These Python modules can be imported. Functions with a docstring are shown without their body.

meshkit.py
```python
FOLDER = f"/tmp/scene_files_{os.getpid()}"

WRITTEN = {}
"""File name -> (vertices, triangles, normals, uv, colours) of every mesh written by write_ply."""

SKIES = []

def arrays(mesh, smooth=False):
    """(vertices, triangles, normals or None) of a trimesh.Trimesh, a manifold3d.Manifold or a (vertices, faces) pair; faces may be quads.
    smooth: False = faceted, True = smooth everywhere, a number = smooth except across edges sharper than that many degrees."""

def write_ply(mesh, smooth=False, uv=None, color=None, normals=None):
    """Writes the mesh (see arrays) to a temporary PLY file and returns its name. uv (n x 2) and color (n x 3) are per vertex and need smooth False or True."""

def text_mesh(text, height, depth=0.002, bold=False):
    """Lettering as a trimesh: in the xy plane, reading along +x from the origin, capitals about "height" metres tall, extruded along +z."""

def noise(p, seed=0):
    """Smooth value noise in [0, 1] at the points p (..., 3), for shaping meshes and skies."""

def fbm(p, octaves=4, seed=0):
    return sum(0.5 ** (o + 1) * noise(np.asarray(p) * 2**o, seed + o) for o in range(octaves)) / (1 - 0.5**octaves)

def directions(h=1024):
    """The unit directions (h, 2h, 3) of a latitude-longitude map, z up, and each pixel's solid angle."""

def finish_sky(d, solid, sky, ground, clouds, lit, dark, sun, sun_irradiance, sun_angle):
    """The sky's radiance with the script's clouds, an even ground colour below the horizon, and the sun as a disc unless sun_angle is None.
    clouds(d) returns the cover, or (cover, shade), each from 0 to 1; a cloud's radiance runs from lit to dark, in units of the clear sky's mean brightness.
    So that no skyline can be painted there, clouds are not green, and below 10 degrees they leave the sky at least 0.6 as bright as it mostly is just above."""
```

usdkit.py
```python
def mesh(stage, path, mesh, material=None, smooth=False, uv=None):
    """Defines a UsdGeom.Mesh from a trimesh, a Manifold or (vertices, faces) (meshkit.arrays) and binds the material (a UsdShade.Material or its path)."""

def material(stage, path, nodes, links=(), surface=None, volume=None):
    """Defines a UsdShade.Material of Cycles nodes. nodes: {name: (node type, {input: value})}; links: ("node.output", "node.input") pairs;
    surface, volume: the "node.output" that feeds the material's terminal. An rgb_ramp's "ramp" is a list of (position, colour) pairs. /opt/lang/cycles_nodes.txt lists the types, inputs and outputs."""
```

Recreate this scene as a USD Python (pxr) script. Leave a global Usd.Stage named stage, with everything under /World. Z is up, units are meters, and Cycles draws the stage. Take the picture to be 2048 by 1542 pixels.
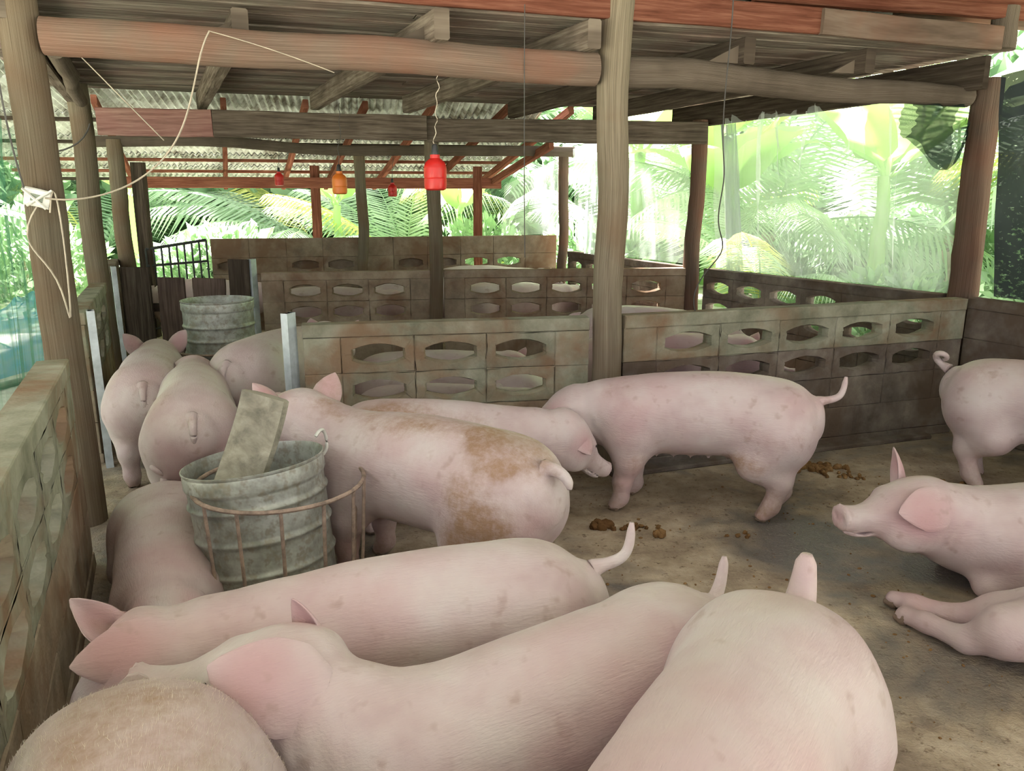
import math, random
import numpy as np, trimesh, manifold3d, usdkit, meshkit
from scipy.spatial import cKDTree
from scipy.interpolate import PchipInterpolator
from pxr import Usd, UsdGeom, UsdLux, UsdShade, Gf, Sdf, Vt

# ------------------------------------------------------------------ camera, sky, exposure
stage = Usd.Stage.CreateInMemory()
UsdGeom.SetStageUpAxis(stage, "Z")
UsdGeom.Xform.Define(stage, "/World")
cam = UsdGeom.Camera.Define(stage, "/World/camera")
cam.AddTranslateOp().Set((0, 0, 1.5))
cam.AddRotateXOp().Set(90 - 13.5)
cam.CreateHorizontalApertureAttr(36.0)
cam.CreateVerticalApertureAttr(36.0 * 1542 / 2048)
cam.CreateFocalLengthAttr(36.0 * 1540 / 2048)
cam.CreateClippingRangeAttr((0.05, 500))
cam.CreateExposureAttr(-0.12)
dome = UsdLux.DomeLight.Define(stage, "/World/sky_light")
dome.CreateIntensityAttr(1.0)
dome.CreateColorAttr((1.0, 0.978, 1.03))
sun = UsdLux.DistantLight.Define(stage, "/World/sun_light")
sun.CreateIntensityAttr(29.0)
sun.CreateNormalizeAttr(True)
sun.CreateAngleAttr(6)
sun.CreateColorAttr((1.0, 0.945, 0.95))
sun.AddRotateXYZOp().Set((-52, 0, 24.5))          # high hazy sun, from behind the barn

# ------------------------------------------------------------------ helpers
used = {}
def numbered(path):
    n = used.get(path, 0); used[path] = n + 1
    return path if n == 0 else f"{path}_{n:03d}"

def setd(p, label=None, cat=None, group=None, kind=None):
    for k, v in (("label", label), ("category", cat), ("group", group), ("kind", kind)):
        if v: p.SetCustomDataByKey(k, v)
    return p

def obj(name, mesh, mat, parent=None, label=None, cat=None, group=None, kind=None, smooth=False, uv=None, prim=None):
    base = parent.GetPath().pathString if parent else "/World"
    if isinstance(mesh, tuple) and len(mesh) == 3:
        mesh, uv = mesh[:2], mesh[2]
    m = usdkit.mesh(stage, numbered(f"{base}/{name}"), mesh, M[mat], smooth=smooth, uv=uv)
    for k, a in (prim or {}).items():
        UsdGeom.PrimvarsAPI(m).CreatePrimvar(k, Sdf.ValueTypeNames.FloatArray, "vertex").Set(Vt.FloatArray.FromNumpy(np.asarray(a, np.float32)))
    return setd(m.GetPrim(), label, cat, group, kind)

def thing(name, loc=(0, 0, 0), rz=0.0, label=None, cat=None, group=None, kind=None, scale=None):
    x = UsdGeom.Xform.Define(stage, numbered(f"/World/{name}"))
    x.AddTranslateOp().Set(tuple(map(float, loc))); x.AddRotateZOp().Set(float(rz))
    if scale: x.AddScaleOp().Set((scale,) * 3)
    return setd(x.GetPrim(), label, cat, group, kind)

def copy_of(src, loc, rz, label, cat, group=None, scale=1.0, tilt=0.0):
    x = UsdGeom.Xform.Define(stage, numbered("/World/" + src.GetName().rstrip("_0123456789")))
    x.GetPrim().GetReferences().AddInternalReference(src.GetPath())
    x.ClearXformOpOrder()
    m = Gf.Matrix4d().SetScale(scale) * Gf.Matrix4d().SetRotate(Gf.Rotation(Gf.Vec3d(1, 0, 0), tilt)) * Gf.Matrix4d().SetRotate(Gf.Rotation(Gf.Vec3d(0, 0, 1), rz)) * Gf.Matrix4d().SetTranslate(Gf.Vec3d(*map(float, loc)))
    x.AddTransformOp(opSuffix="place").Set(m)
    x.GetPrim().SetInstanceable(True)
    return setd(x.GetPrim(), label, cat, group)

A3 = lambda *p: np.array(p, float)
def unit(v):
    v = np.asarray(v, float); return v / (np.linalg.norm(v, axis=-1, keepdims=True) + 1e-12)
def cat_mesh(parts):
    vs, fs, us, n = [], [], [], 0
    for p in parts:
        v, f = np.asarray(p[0], float), np.asarray(p[1], int)
        if f.shape[1] == 4: f = np.vstack([f[:, [0, 1, 2]], f[:, [0, 2, 3]]])
        vs.append(v); fs.append(f + n); n += len(v)
        us.append(p[2] if len(p) > 2 and p[2] is not None else np.zeros((len(v), 2)))
    return np.vstack(vs), np.vstack(fs), np.vstack(us)

def sweep(P, prof, uvscale=1.0, caps=True, up=(0, 0, 1), scales=None):
    """Loft of the closed 2-D profile prof (n,2) [side, up] along the points P, with st = (metres along, metres round). scales: per point."""
    P = np.asarray(P, float); n, m = len(prof), len(P)
    T = unit(np.gradient(P, axis=0)); up = np.asarray(up, float)
    if abs(T[0] @ unit(up)) > .95: up = A3(0, 1, 0) if abs(T[0][1]) < .9 else A3(1, 0, 0)
    S = unit(np.cross(T, up)); U = np.cross(S, T)
    prof = np.asarray(prof, float)
    pc = np.vstack([prof, prof[:1]])
    per = np.r_[0, np.cumsum(np.linalg.norm(np.diff(pc, axis=0), axis=1))]
    sc = np.ones(m) if scales is None else np.asarray(scales)
    V = P[:, None] + sc[:, None, None] * (pc[None, :, :1] * S[:, None] + pc[None, :, 1:] * U[:, None])
    along = np.r_[0, np.cumsum(np.linalg.norm(np.diff(P, axis=0), axis=1))]
    off = float(abs(P[0] @ A3(3.1, 7.7, 5.3))) % 9
    uv = np.stack(np.broadcast_arrays(along[:, None] + off, per[None] + off), -1).reshape(-1, 2)
    i, j = np.meshgrid(np.arange(m - 1), np.arange(n), indexing="ij"); w = n + 1
    q = np.stack([i * w + j, i * w + j + 1, (i + 1) * w + j + 1, (i + 1) * w + j], -1).reshape(-1, 4)
    out = [(V.reshape(-1, 3), q, uv)]
    if caps:
        for k, flip in ((0, True), (m - 1, False)):
            c = np.vstack([V[k, :n], V[k, :n].mean(0)])
            f = np.array([[a, (a + 1) % n, n] for a in range(n)])
            out.append((c, f[:, ::-1] if flip else f, np.vstack([prof, [[0, 0]]]) * .15 + off))
    return cat_mesh(out)

def rect(w, h, c=.006):
    a, b = w / 2, h / 2
    return np.array([(-a + c, -b), (a - c, -b), (a, -b + c), (a, b - c), (a - c, b), (-a + c, b), (-a, b - c), (-a, -b + c)])
def circ(r, n=14):
    a = np.arange(n) / n * 2 * np.pi
    return np.stack([np.cos(a) * r, np.sin(a) * r], 1)
def beam(p0, p1, w, h, c=.006, wob=.004, seed=0, up=(0, 0, 1), m=9):
    p0, p1 = A3(*p0), A3(*p1); t = np.linspace(0, 1, m)[:, None]
    P = p0 + (p1 - p0) * t
    r = np.random.default_rng(seed + int(abs(p0.sum()) * 1000)); P = P + np.cumsum(r.normal(0, wob / 3, P.shape), 0) * np.sin(np.pi * t)
    return sweep(P, rect(w, h, c), up=up, scales=1 + r.normal(0, .012, m))
def log(p0, p1, r0, r1, seed=0, wob=.012, n=16, m=22, flat=0.0):
    p0, p1 = A3(*p0), A3(*p1); t = np.linspace(0, 1, m)
    r = np.random.default_rng(seed)
    P = p0 + (p1 - p0) * t[:, None]
    for k in range(3):
        P = P + np.sin(np.pi * t)[:, None] * np.sin(2 * np.pi * (t[:, None] * (1 + k * .8) + r.random(3))) * wob / (1 + k)
    v, f, uv = sweep(P, circ(1, n), scales=r0 + (r1 - r0) * t)
    ctr = P[np.clip(((v - p0) @ (p1 - p0) / ((p1 - p0) @ (p1 - p0)) * (m - 1)).round().astype(int), 0, m - 1)]
    nz = meshkit.fbm(v * 7 + seed * 3.1, 3, seed) - .5
    v = ctr + (v - ctr) * (1 + nz[:, None] * .22)
    return v, f, uv
def tube(P, r, n=6):
    P = np.asarray(P, float); rr = np.broadcast_to(r, len(P))
    return sweep(P, circ(1, n), scales=rr)
def spline(P, n):
    P = np.asarray(P, float); d = np.r_[0, np.cumsum(np.linalg.norm(np.diff(P, axis=0), axis=1))]
    from scipy.interpolate import CubicSpline
    return CubicSpline(d, P)(np.linspace(0, d[-1], n))
def grid_mesh(P, uv=True):
    """Open surface through the points P (nu,nv,3)."""
    nu, nv = P.shape[:2]
    i, j = np.meshgrid(np.arange(nu - 1), np.arange(nv - 1), indexing="ij")
    q = np.stack([i * nv + j, (i + 1) * nv + j, (i + 1) * nv + j + 1, i * nv + j + 1], -1).reshape(-1, 4)
    st = np.stack(np.meshgrid(np.linspace(0, 1, nu), np.linspace(0, 1, nv), indexing="ij"), -1).reshape(-1, 2)
    return P.reshape(-1, 3), q, st
def solid_grid(P, t, N=None):
    """The surface P thickened by t along N: closed."""
    nu, nv = P.shape[:2]
    if N is None:
        N = unit(np.cross(np.gradient(P, axis=0), np.gradient(P, axis=1)))
    t = np.broadcast_to(t, (nu, nv))[..., None]
    a, b = (P + N * t / 2).reshape(-1, 3), (P - N * t / 2).reshape(-1, 3)
    n = nu * nv; i, j = np.meshgrid(np.arange(nu - 1), np.arange(nv - 1), indexing="ij")
    q = np.stack([i * nv + j, (i + 1) * nv + j, (i + 1) * nv + j + 1, i * nv + j + 1], -1).reshape(-1, 4)
    loop = np.r_[np.arange(nv - 1), np.arange(nu - 1) * nv + nv - 1, (nu - 1) * nv + np.arange(nv - 1, 0, -1), np.arange(nu - 1, 0, -1) * nv]
    lo2 = np.roll(loop, -1)
    side = np.stack([loop, lo2, lo2 + n, loop + n], -1)
    st = np.stack(np.meshgrid(np.linspace(0, 1, nu), np.linspace(0, 1, nv), indexing="ij"), -1).reshape(-1, 2)
    return cat_mesh([(np.vstack([a, b]), np.vstack([q, q[:, ::-1] + n, side]), np.vstack([st, st]))])
def lathe(prof, n=40, closed=False):
    """prof: (r,z) list; revolved."""
    prof = np.asarray(prof, float); a = np.linspace(0, 2 * np.pi, n + 1)
    P = np.stack([prof[None, :, 0] * np.cos(a)[:, None], prof[None, :, 0] * np.sin(a)[:, None], np.broadcast_to(prof[None, :, 1], (n + 1, len(prof)))], -1)
    v, q, st = grid_mesh(P)
    st = np.stack([np.repeat(a / (2 * np.pi), len(prof)) * 2 * np.pi * prof[:, 0].max(), np.tile(np.r_[0, np.cumsum(np.linalg.norm(np.diff(prof, axis=0), axis=1))], n + 1)], 1)
    return v, q, st
def moved(mesh, loc=(0, 0, 0), R=None):
    v = np.asarray(mesh[0]) if R is None else np.asarray(mesh[0]) @ np.asarray(R).T
    return (v + np.asarray(loc),) + tuple(mesh[1:])
def rotm(axis, deg):
    return trimesh.transformations.rotation_matrix(math.radians(deg), axis)[:3, :3]

ORD = ['first', 'second', 'third', 'fourth', 'fifth', 'sixth', 'seventh', 'eighth']
# ------------------------------------------------------------------ materials
M = {}
L_ = "/World/Looks/"
UsdGeom.Scope.Define(stage, "/World/Looks")
def sr(r, g, b):
    """sRGB 0-255 to linear"""
    return tuple(((c / 255) / 12.92 if c / 255 < .04045 else ((c / 255 + .055) / 1.055) ** 2.4) for c in (r, g, b))
def mat(name, nodes, links, surface="p.BSDF"):
    M[name] = usdkit.material(stage, L_ + name, nodes, links, surface=surface)

def wood(name, dark, mid, light, stain=(.05, .04, .03), stain_amt=.5, rough=.8, grain=(2.5, 45)):
    mat(name, {
        "uv": ("uvmap", {"attribute": "st"}), "mp": ("mapping", {"scale": (grain[0], grain[1], 1)}),
        "n1": ("noise_texture", {"scale": 1.0, "detail": 4, "roughness": .65, "distortion": .3}),
        "r1": ("rgb_ramp", {"ramp": [(.28, dark), (.5, mid), (.72, light)]}),
        "tc": ("texture_coordinate", {}), "n2": ("noise_texture", {"scale": 2.3, "detail": 3, "roughness": .6}),
        "r2": ("rgb_ramp", {"ramp": [(.42, (0, 0, 0)), (.68, (1, 1, 1))]}), "ml": ("math", {"math_type": "multiply", "value2": stain_amt}),
        "mx": ("mix", {"color2": stain}),
        "oi": ("object_info", {}), "mr": ("map_range", {"from_min": 0, "from_max": 1, "to_min": .72, "to_max": 1.22}),
        "hv": ("hsv", {"hue": .5, "saturation": 1, "fac": 1}),
        "bp": ("bump", {"strength": .55, "distance": .006}), "p": ("diffuse_bsdf", {"roughness": .3})},
        [("uv.UV", "mp.vector"), ("mp.vector", "n1.vector"), ("n1.fac", "r1.fac"), ("tc.object", "n2.vector"), ("n2.fac", "r2.fac"), ("r2.color", "ml.value1"),
         ("ml.value", "mx.fac"), ("r1.color", "mx.color1"), ("mx.color", "hv.color"), ("oi.random", "mr.value"), ("mr.result", "hv.value"), ("hv.color", "p.color"), ("n1.fac", "bp.height"), ("bp.normal", "p.normal")])
wood("weathered_wood", (0.0624, 0.0468, 0.0351), (0.1482, 0.1186, 0.092), (0.2496, 0.209, 0.1638))
wood("post_wood", (0.0892, 0.0723, 0.051), (0.1615, 0.1343, 0.0952), (0.2253, 0.1913, 0.1403), stain=(.14, .085, .05), stain_amt=.6, grain=(1.6, 13))
wood("red_pole_wood", (0.084, 0.0605, 0.0445), (0.1428, 0.1025, 0.0773), (0.2058, 0.1554, 0.1193), stain=(.19, .085, .055), stain_amt=.6, grain=(1.6, 13))
wood("deck_wood", (0.0592, 0.0474, 0.0385), (0.1665, 0.1406, 0.1147), (0.2886, 0.2553, 0.2109), stain=(.16, .09, .075), stain_amt=.5)
wood("dark_wood", (0.0292, 0.0228, 0.0182), (0.0715, 0.0553, 0.0423), (0.1235, 0.1008, 0.078))
wood("red_wood", (0.085, 0.0323, 0.0204), (0.1615, 0.0638, 0.0408), (0.2465, 0.1148, 0.0765), stain=(.10, .03, .02), stain_amt=.4)
wood("pink_wood", (.11, .062, .05), (.19, .11, .09), (.26, .17, .14), stain=(.16, .05, .05), stain_amt=.35)
wood("slab_wood", (.17, .16, .125), (.36, .335, .26), (.52, .49, .39), stain=(.12, .105, .085), stain_amt=.6, grain=(14, 10))

def stone(name, c1, c2, c3, dirt, dirt_lo=.45, dirt_hi=.62, alg=None, rough=.9, scale=5.0, bump=.5):
    nodes = {
        "g": ("geometry", {}), "n1": ("noise_texture", {"scale": scale, "detail": 5, "roughness": .65}), "r1": ("rgb_ramp", {"ramp": [(.3, c1), (.5, c2), (.7, c3)]}),
        "n2": ("noise_texture", {"scale": 1.7, "detail": 4, "roughness": .7, "distortion": .4}), "r2": ("rgb_ramp", {"ramp": [(dirt_lo, (0, 0, 0)), (dirt_hi, (.85, .85, .85))]}),
        "mx": ("mix", {"color2": dirt}), "n3": ("noise_texture", {"scale": 70, "detail": 1}), "bp": ("bump", {"strength": bump, "distance": .006}),
        "oi": ("object_info", {}), "mr": ("map_range", {"from_min": 0, "from_max": 1, "to_min": .9, "to_max": 1.1}), "hv": ("hsv", {"hue": .5, "saturation": 1, "fac": 1}),
        "p": ("diffuse_bsdf", {"roughness": .3})}
    links = [("g.position", "n1.vector"), ("g.position", "n2.vector"), ("g.position", "n3.vector"), ("n1.fac", "r1.fac"), ("n2.fac", "r2.fac"), ("r2.color", "mx.fac"), ("r1.color", "mx.color1"),
             ("n3.fac", "bp.height"), ("bp.normal", "p.normal"), ("oi.random", "mr.value"), ("mr.result", "hv.value"), ("mx.color", "hv.color"), ("hv.color", "p.color")]
    mat(name, nodes, links)
stone("block_concrete", (.15, .15, .105), (.245, .24, .175), (.335, .325, .25), (.20, .125, .075))
stone("block_brown", (.18, .14, .10), (.275, .22, .155), (.365, .30, .22), (.19, .115, .07))
stone("block_dark", (.095, .08, .068), (.165, .14, .117), (.25, .218, .18), (.10, .07, .05), dirt_lo=.4)
stone("pale_concrete", (.33, .33, .27), (.46, .46, .385), (.57, .57, .49), (.25, .25, .19), dirt_lo=.5, dirt_hi=.75)
stone("mortar", (.17, .155, .12), (.24, .22, .17), (.30, .275, .22), (.17, .11, .07))
stone("ground_soil", (.38, .37, .30), (.50, .49, .41), (.60, .59, .51), (.27, .33, .18), scale=2.0)
stone("dung", (.13, .07, .03), (.24, .14, .06), (.34, .21, .10), (.12, .06, .025), scale=30)
# floor: worn, dirty, partly wet concrete
mat("floor_concrete", {
    "g": ("geometry", {}), "n1": ("noise_texture", {"scale": 3.0, "detail": 5, "roughness": .72}), "r1": ("rgb_ramp", {"ramp": [(.33, (.19, .14, .10)), (.5, (.36, .285, .20)), (.66, (.50, .415, .31))]}),
    "n2": ("noise_texture", {"scale": 1.0, "detail": 4, "roughness": .68, "distortion": .6}), "r2": ("rgb_ramp", {"ramp": [(.49, (0, 0, 0)), (.62, (1, 1, 1))]}),
    "mx": ("mix", {"color2": (.14, .125, .108)}), "n3": ("noise_texture", {"scale": 26, "detail": 3, "roughness": .7}), "r3": ("rgb_ramp", {"ramp": [(.58, (0, 0, 0)), (.70, (.8, .8, .8))]}),
    "mx2": ("mix", {"color2": (.10, .062, .035)}), "rr": ("map_range", {"from_min": 0, "from_max": 1, "to_min": .82, "to_max": .34}),
    "n4": ("noise_texture", {"scale": 55, "detail": 2, "roughness": .7}), "bp": ("bump", {"strength": .6, "distance": .01}), "p": ("principled_bsdf", {"specular_ior_level": .35})},
    [("g.position", "n1.vector"), ("g.position", "n2.vector"), ("g.position", "n3.vector"), ("g.position", "n4.vector"), ("n1.fac", "r1.fac"), ("n2.fac", "r2.fac"), ("r2.color", "mx.fac"), ("r1.color", "mx.color1"),
     ("n3.fac", "r3.fac"), ("r3.color", "mx2.fac"), ("mx.color", "mx2.color1"), ("mx2.color", "p.base_color"), ("r2.color", "rr.value"), ("rr.result", "p.roughness"), ("n4.fac", "bp.height"), ("bp.normal", "p.normal")])
# pig skin: dirt and blush come with the mesh
mat("pig_skin", {
    "tc": ("texture_coordinate", {}), "oi": ("object_info", {}), "ad": ("vector_math", {"vector2": (0, 0, 0)}),
    "n1": ("noise_texture", {"scale": 5, "detail": 3, "roughness": .6}), "r1": ("rgb_ramp", {"ramp": [(.3, (.445, .335, .325)), (.5, (.515, .42, .405)), (.7, (.55, .485, .46))]}),
    "ab": ("attribute", {"attribute": "blush"}), "mb": ("mix", {"color2": (.46, .275, .275)}),
    "adt": ("attribute", {"attribute": "dirt"}), "n2": ("noise_texture", {"scale": 42, "detail": 4, "roughness": .72}), "m1": ("math", {"math_type": "multiply_add", "value2": 2.0, "value3": -1.12}),
    "m2": ("math", {"math_type": "add", "use_clamp": True}), "m3": ("math", {"math_type": "multiply", "use_clamp": True}), "md": ("mix", {"color2": (.30, .185, .115)}),
    "n4": ("noise_texture", {"scale": 16, "detail": 2, "roughness": .6}), "r4": ("rgb_ramp", {"ramp": [(.62, (0, 0, 0)), (.74, (.42, .42, .42))]}), "ms": ("mix", {"color2": (.30, .20, .15)}),
    "mp": ("mapping", {"scale": (28, 150, 150)}), "n3": ("noise_texture", {"scale": 1, "detail": 2, "roughness": .6}), "bp": ("bump", {"strength": .4, "distance": .004}),
    "p": ("principled_bsdf", {"roughness": .52, "specular_ior_level": .35})},
    [("tc.object", "n1.vector"), ("tc.object", "n2.vector"), ("tc.object", "n4.vector"), ("n1.fac", "r1.fac"), ("r1.color", "mb.color1"), ("ab.fac", "mb.fac"), ("n2.fac", "m1.value1"), ("m1.value", "m2.value1"), ("adt.fac", "m2.value2"),
     ("m2.value", "m3.value1"), ("adt.fac", "m3.value2"), ("n4.fac", "r4.fac"), ("r4.color", "ms.fac"), ("mb.color", "ms.color1"), ("ms.color", "md.color1"), ("m3.value", "md.fac"), ("md.color", "p.base_color"),
     ("tc.object", "mp.vector"), ("mp.vector", "n3.vector"), ("n3.fac", "bp.height"), ("bp.normal", "p.normal")])
def plain(name, col, rough=.6, metal=0.0, var=.25, scale=12, **kw):
    c = np.array(col)
    mat(name, {"tc": ("texture_coordinate", {}), "n": ("noise_texture", {"scale": scale, "detail": 3, "roughness": .65}), "r": ("rgb_ramp", {"ramp": [(.3, tuple(c * (1 - var))), (.7, tuple(np.minimum(c * (1 + var), 1)))]}),
               "p": ("principled_bsdf", {"roughness": rough, "metallic": metal, **kw})}, [("tc.object", "n.vector"), ("n.fac", "r.fac"), ("r.color", "p.base_color")])
wood("brown_board", (.07, .048, .04), (.125, .088, .074), (.19, .145, .12))
plain("eye_dark", (.03, .02, .015), .15)
plain("bristle", (.55, .47, .39), .5)
plain("hoof_horn", (.20, .14, .10), .6, scale=40)
plain("socket_black", (.02, .02, .02), .4)
plain("wire_dark", (.05, .045, .04), .6)
plain("string_pale", (.42, .36, .28), .8)
plain("white_plastic", (.65, .64, .58), .4)
plain("galvanised_light", (.45, .50, .52), .5, .25, .2)
plain("steel_dark", (.05, .055, .055), .55, .3)
plain("rusty_bar", (.30, .22, .17), .7, .2, .4, 25)
plain("wet_feed", (.17, .17, .155), .25)
plain("hose_green", (.20, .23, .18), .6)
mat("galvanised", {
    "tc": ("texture_coordinate", {}), "n": ("noise_texture", {"scale": 7, "detail": 4, "roughness": .7}), "r": ("rgb_ramp", {"ramp": [(.3, (.15, .15, .12)), (.5, (.34, .35, .31)), (.72, (.52, .54, .50))]}),
    "n2": ("noise_texture", {"scale": 30, "detail": 2, "roughness": .7}), "r2": ("rgb_ramp", {"ramp": [(.5, (0, 0, 0)), (.65, (.7, .7, .7))]}), "mx": ("mix", {"color2": (.23, .205, .15)}),
    "bp": ("bump", {"strength": .35, "distance": .004}), "p": ("principled_bsdf", {"roughness": .5, "metallic": .35})},
    [("tc.object", "n.vector"), ("tc.object", "n2.vector"), ("n.fac", "r.fac"), ("n2.fac", "r2.fac"), ("r2.color", "mx.fac"), ("r.color", "mx.color1"), ("mx.color", "p.base_color"), ("n2.fac", "bp.height"), ("bp.normal", "p.normal")])
mat("roof_sheet", {
    "g": ("geometry", {}), "n": ("noise_texture", {"scale": 3.5, "detail": 4, "roughness": .7}), "r": ("rgb_ramp", {"ramp": [(.35, (.24, .22, .18)), (.52, (.55, .56, .52)), (.72, (.74, .77, .72))]}), "p": ("diffuse_bsdf", {})},
    [("g.position", "n.vector"), ("n.fac", "r.fac"), ("r.color", "p.color")])
def lamp_plastic(name, c):
    mat(name, {"d": ("principled_bsdf", {"base_color": c, "roughness": .35}), "t": ("translucent_bsdf", {"color": c}), "x": ("mix_closure", {"fac": .35})}, [("d.BSDF", "x.closure1"), ("t.BSDF", "x.closure2")], "x.closure")
lamp_plastic("bottle_red", (.62, .025, .02)); lamp_plastic("bottle_orange", (.75, .22, .03))
def leaf(name, c1, c2, tr, f=.4):
    mat(name, {"oi": ("object_info", {}), "tc": ("texture_coordinate", {}), "n": ("noise_texture", {"scale": 1.3, "detail": 1}), "a": ("math", {"math_type": "add"}), "h": ("math", {"math_type": "multiply", "value2": .5}),
               "r": ("rgb_ramp", {"ramp": [(.25, c1), (.75, c2)]}), "d": ("principled_bsdf", {"roughness": .42}), "t": ("translucent_bsdf", {"color": tr}), "x": ("mix_closure", {"fac": f})},
        [("tc.object", "n.vector"), ("oi.random", "a.value1"), ("n.fac", "a.value2"), ("a.value", "h.value1"), ("h.value", "r.fac"), ("r.color", "d.base_color"), ("d.BSDF", "x.closure1"), ("t.BSDF", "x.closure2")], "x.closure")
leaf("palm_leaf", (.13, .24, .13), (.39, .50, .34), (.50, .66, .42))
leaf("palm_leaf_yellow", (.28, .34, .07), (.55, .55, .16), (.75, .75, .2))
leaf("banana_leaf", (.18, .36, .11), (.42, .57, .28), (.58, .76, .32))
leaf("bush_leaf", (.08, .17, .085), (.28, .39, .23), (.38, .55, .30))
plain("palm_trunk", (.32, .27, .20), .9)
def net(name, col, fac, lo=.7, hi=1.3, scale=(9, 2.5, 1), tr=.5):
    mat(name, {"uv": ("uvmap", {"attribute": "st"}), "mp": ("mapping", {"scale": scale}), "n": ("noise_texture", {"scale": 1.0, "detail": 2, "roughness": .65}), "mr": ("map_range", {"from_min": .3, "from_max": .7, "to_min": fac * lo, "to_max": min(fac * hi, .98), "clamp": True}),
               "d": ("diffuse_bsdf", {"color": col}), "t": ("translucent_bsdf", {"color": col}), "x": ("mix_closure", {"fac": tr}), "c": ("transparent_bsdf", {}), "o": ("mix_closure", {})},
        [("uv.UV", "mp.vector"), ("mp.vector", "n.vector"), ("n.fac", "mr.value"), ("mr.result", "o.fac"), ("d.BSDF", "x.closure1"), ("t.BSDF", "x.closure2"), ("c.BSDF", "o.closure1"), ("x.closure", "o.closure2")], "o.closure")
net("net_white", (.70, .74, .72), .30, .7, 1.4)
net("net_gather", (.42, .46, .46), .72, .8, 1.2)
net("net_dark_green", (.03, .05, .04), .74, .85, 1.1, (60, 60, 1), .3)
net("net_green", (.06, .17, .10), .30, .2, 2.2, (80, 1.2, 1), .5)
net("net_blue", (.07, .28, .50), .72, .7, 1.2, (8, 8, 1), .5)
mat("shade_cloth", {"uv": ("uvmap", {"attribute": "st"}), "mp": ("mapping", {"scale": (60, 45, 1)}), "n": ("noise_texture", {"scale": 1.0, "detail": 4, "roughness": .7}), "mp2": ("mapping", {"scale": (5, .8, 1)}), "n2": ("noise_texture", {"scale": 1.0, "detail": 3}),
     "a": ("math", {"math_type": "add"}), "mr": ("map_range", {"from_min": 1.06, "from_max": 1.18, "to_min": .985, "to_max": .45, "clamp": True}), "d": ("principled_bsdf", {"base_color": (.035, .045, .05), "roughness": .45}), "c": ("transparent_bsdf", {}), "o": ("mix_closure", {})},
    [("uv.UV", "mp.vector"), ("uv.UV", "mp2.vector"), ("mp.vector", "n.vector"), ("mp2.vector", "n2.vector"), ("n.fac", "a.value1"), ("n2.fac", "a.value2"), ("a.value", "mr.value"), ("mr.result", "o.fac"), ("c.BSDF", "o.closure1"), ("d.BSDF", "o.closure2")], "o.closure")

# ------------------------------------------------------------------ floor, ground
def slab(corners, z0, z1):
    c = np.array(corners, float); n = len(c)
    v = np.vstack([np.c_[c, np.full(n, z0)], np.c_[c, np.full(n, z1)]])
    f = [[k, (k + 1) % n, n + (k + 1) % n] for k in range(n)] + [[k, n + (k + 1) % n, n + k] for k in range(n)]
    f += [[n, n + k, n + k + 1] for k in range(1, n - 1)] + [[0, k + 1, k] for k in range(1, n - 1)]
    return v, np.array(f)
obj("floor", slab([(.9, -3.6), (6.2, -1.6), (.75, 10.2), (-4.6, 9.2)], -.12, 0), "floor_concrete", kind="structure")
obj("ground", slab([(-60, -30), (60, -30), (60, 80), (-60, 80)], -.3, -.06), "ground_soil", kind="structure")
obj("outside_path", slab([(-1.35, -1.0), (-3.4, -1.0), (-7.6, 8.6), (-5.0, 9.2)], -.3, -.03), "pale_concrete", kind="structure")

obj("outside_path", slab([(3.15, 5.0), (4.9, 5.6), (2.7, 10.4), (.95, 9.9)], -.3, -.03), "pale_concrete", kind="structure")  # pale slab added so the right wall's openings look bright and bounce light

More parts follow.
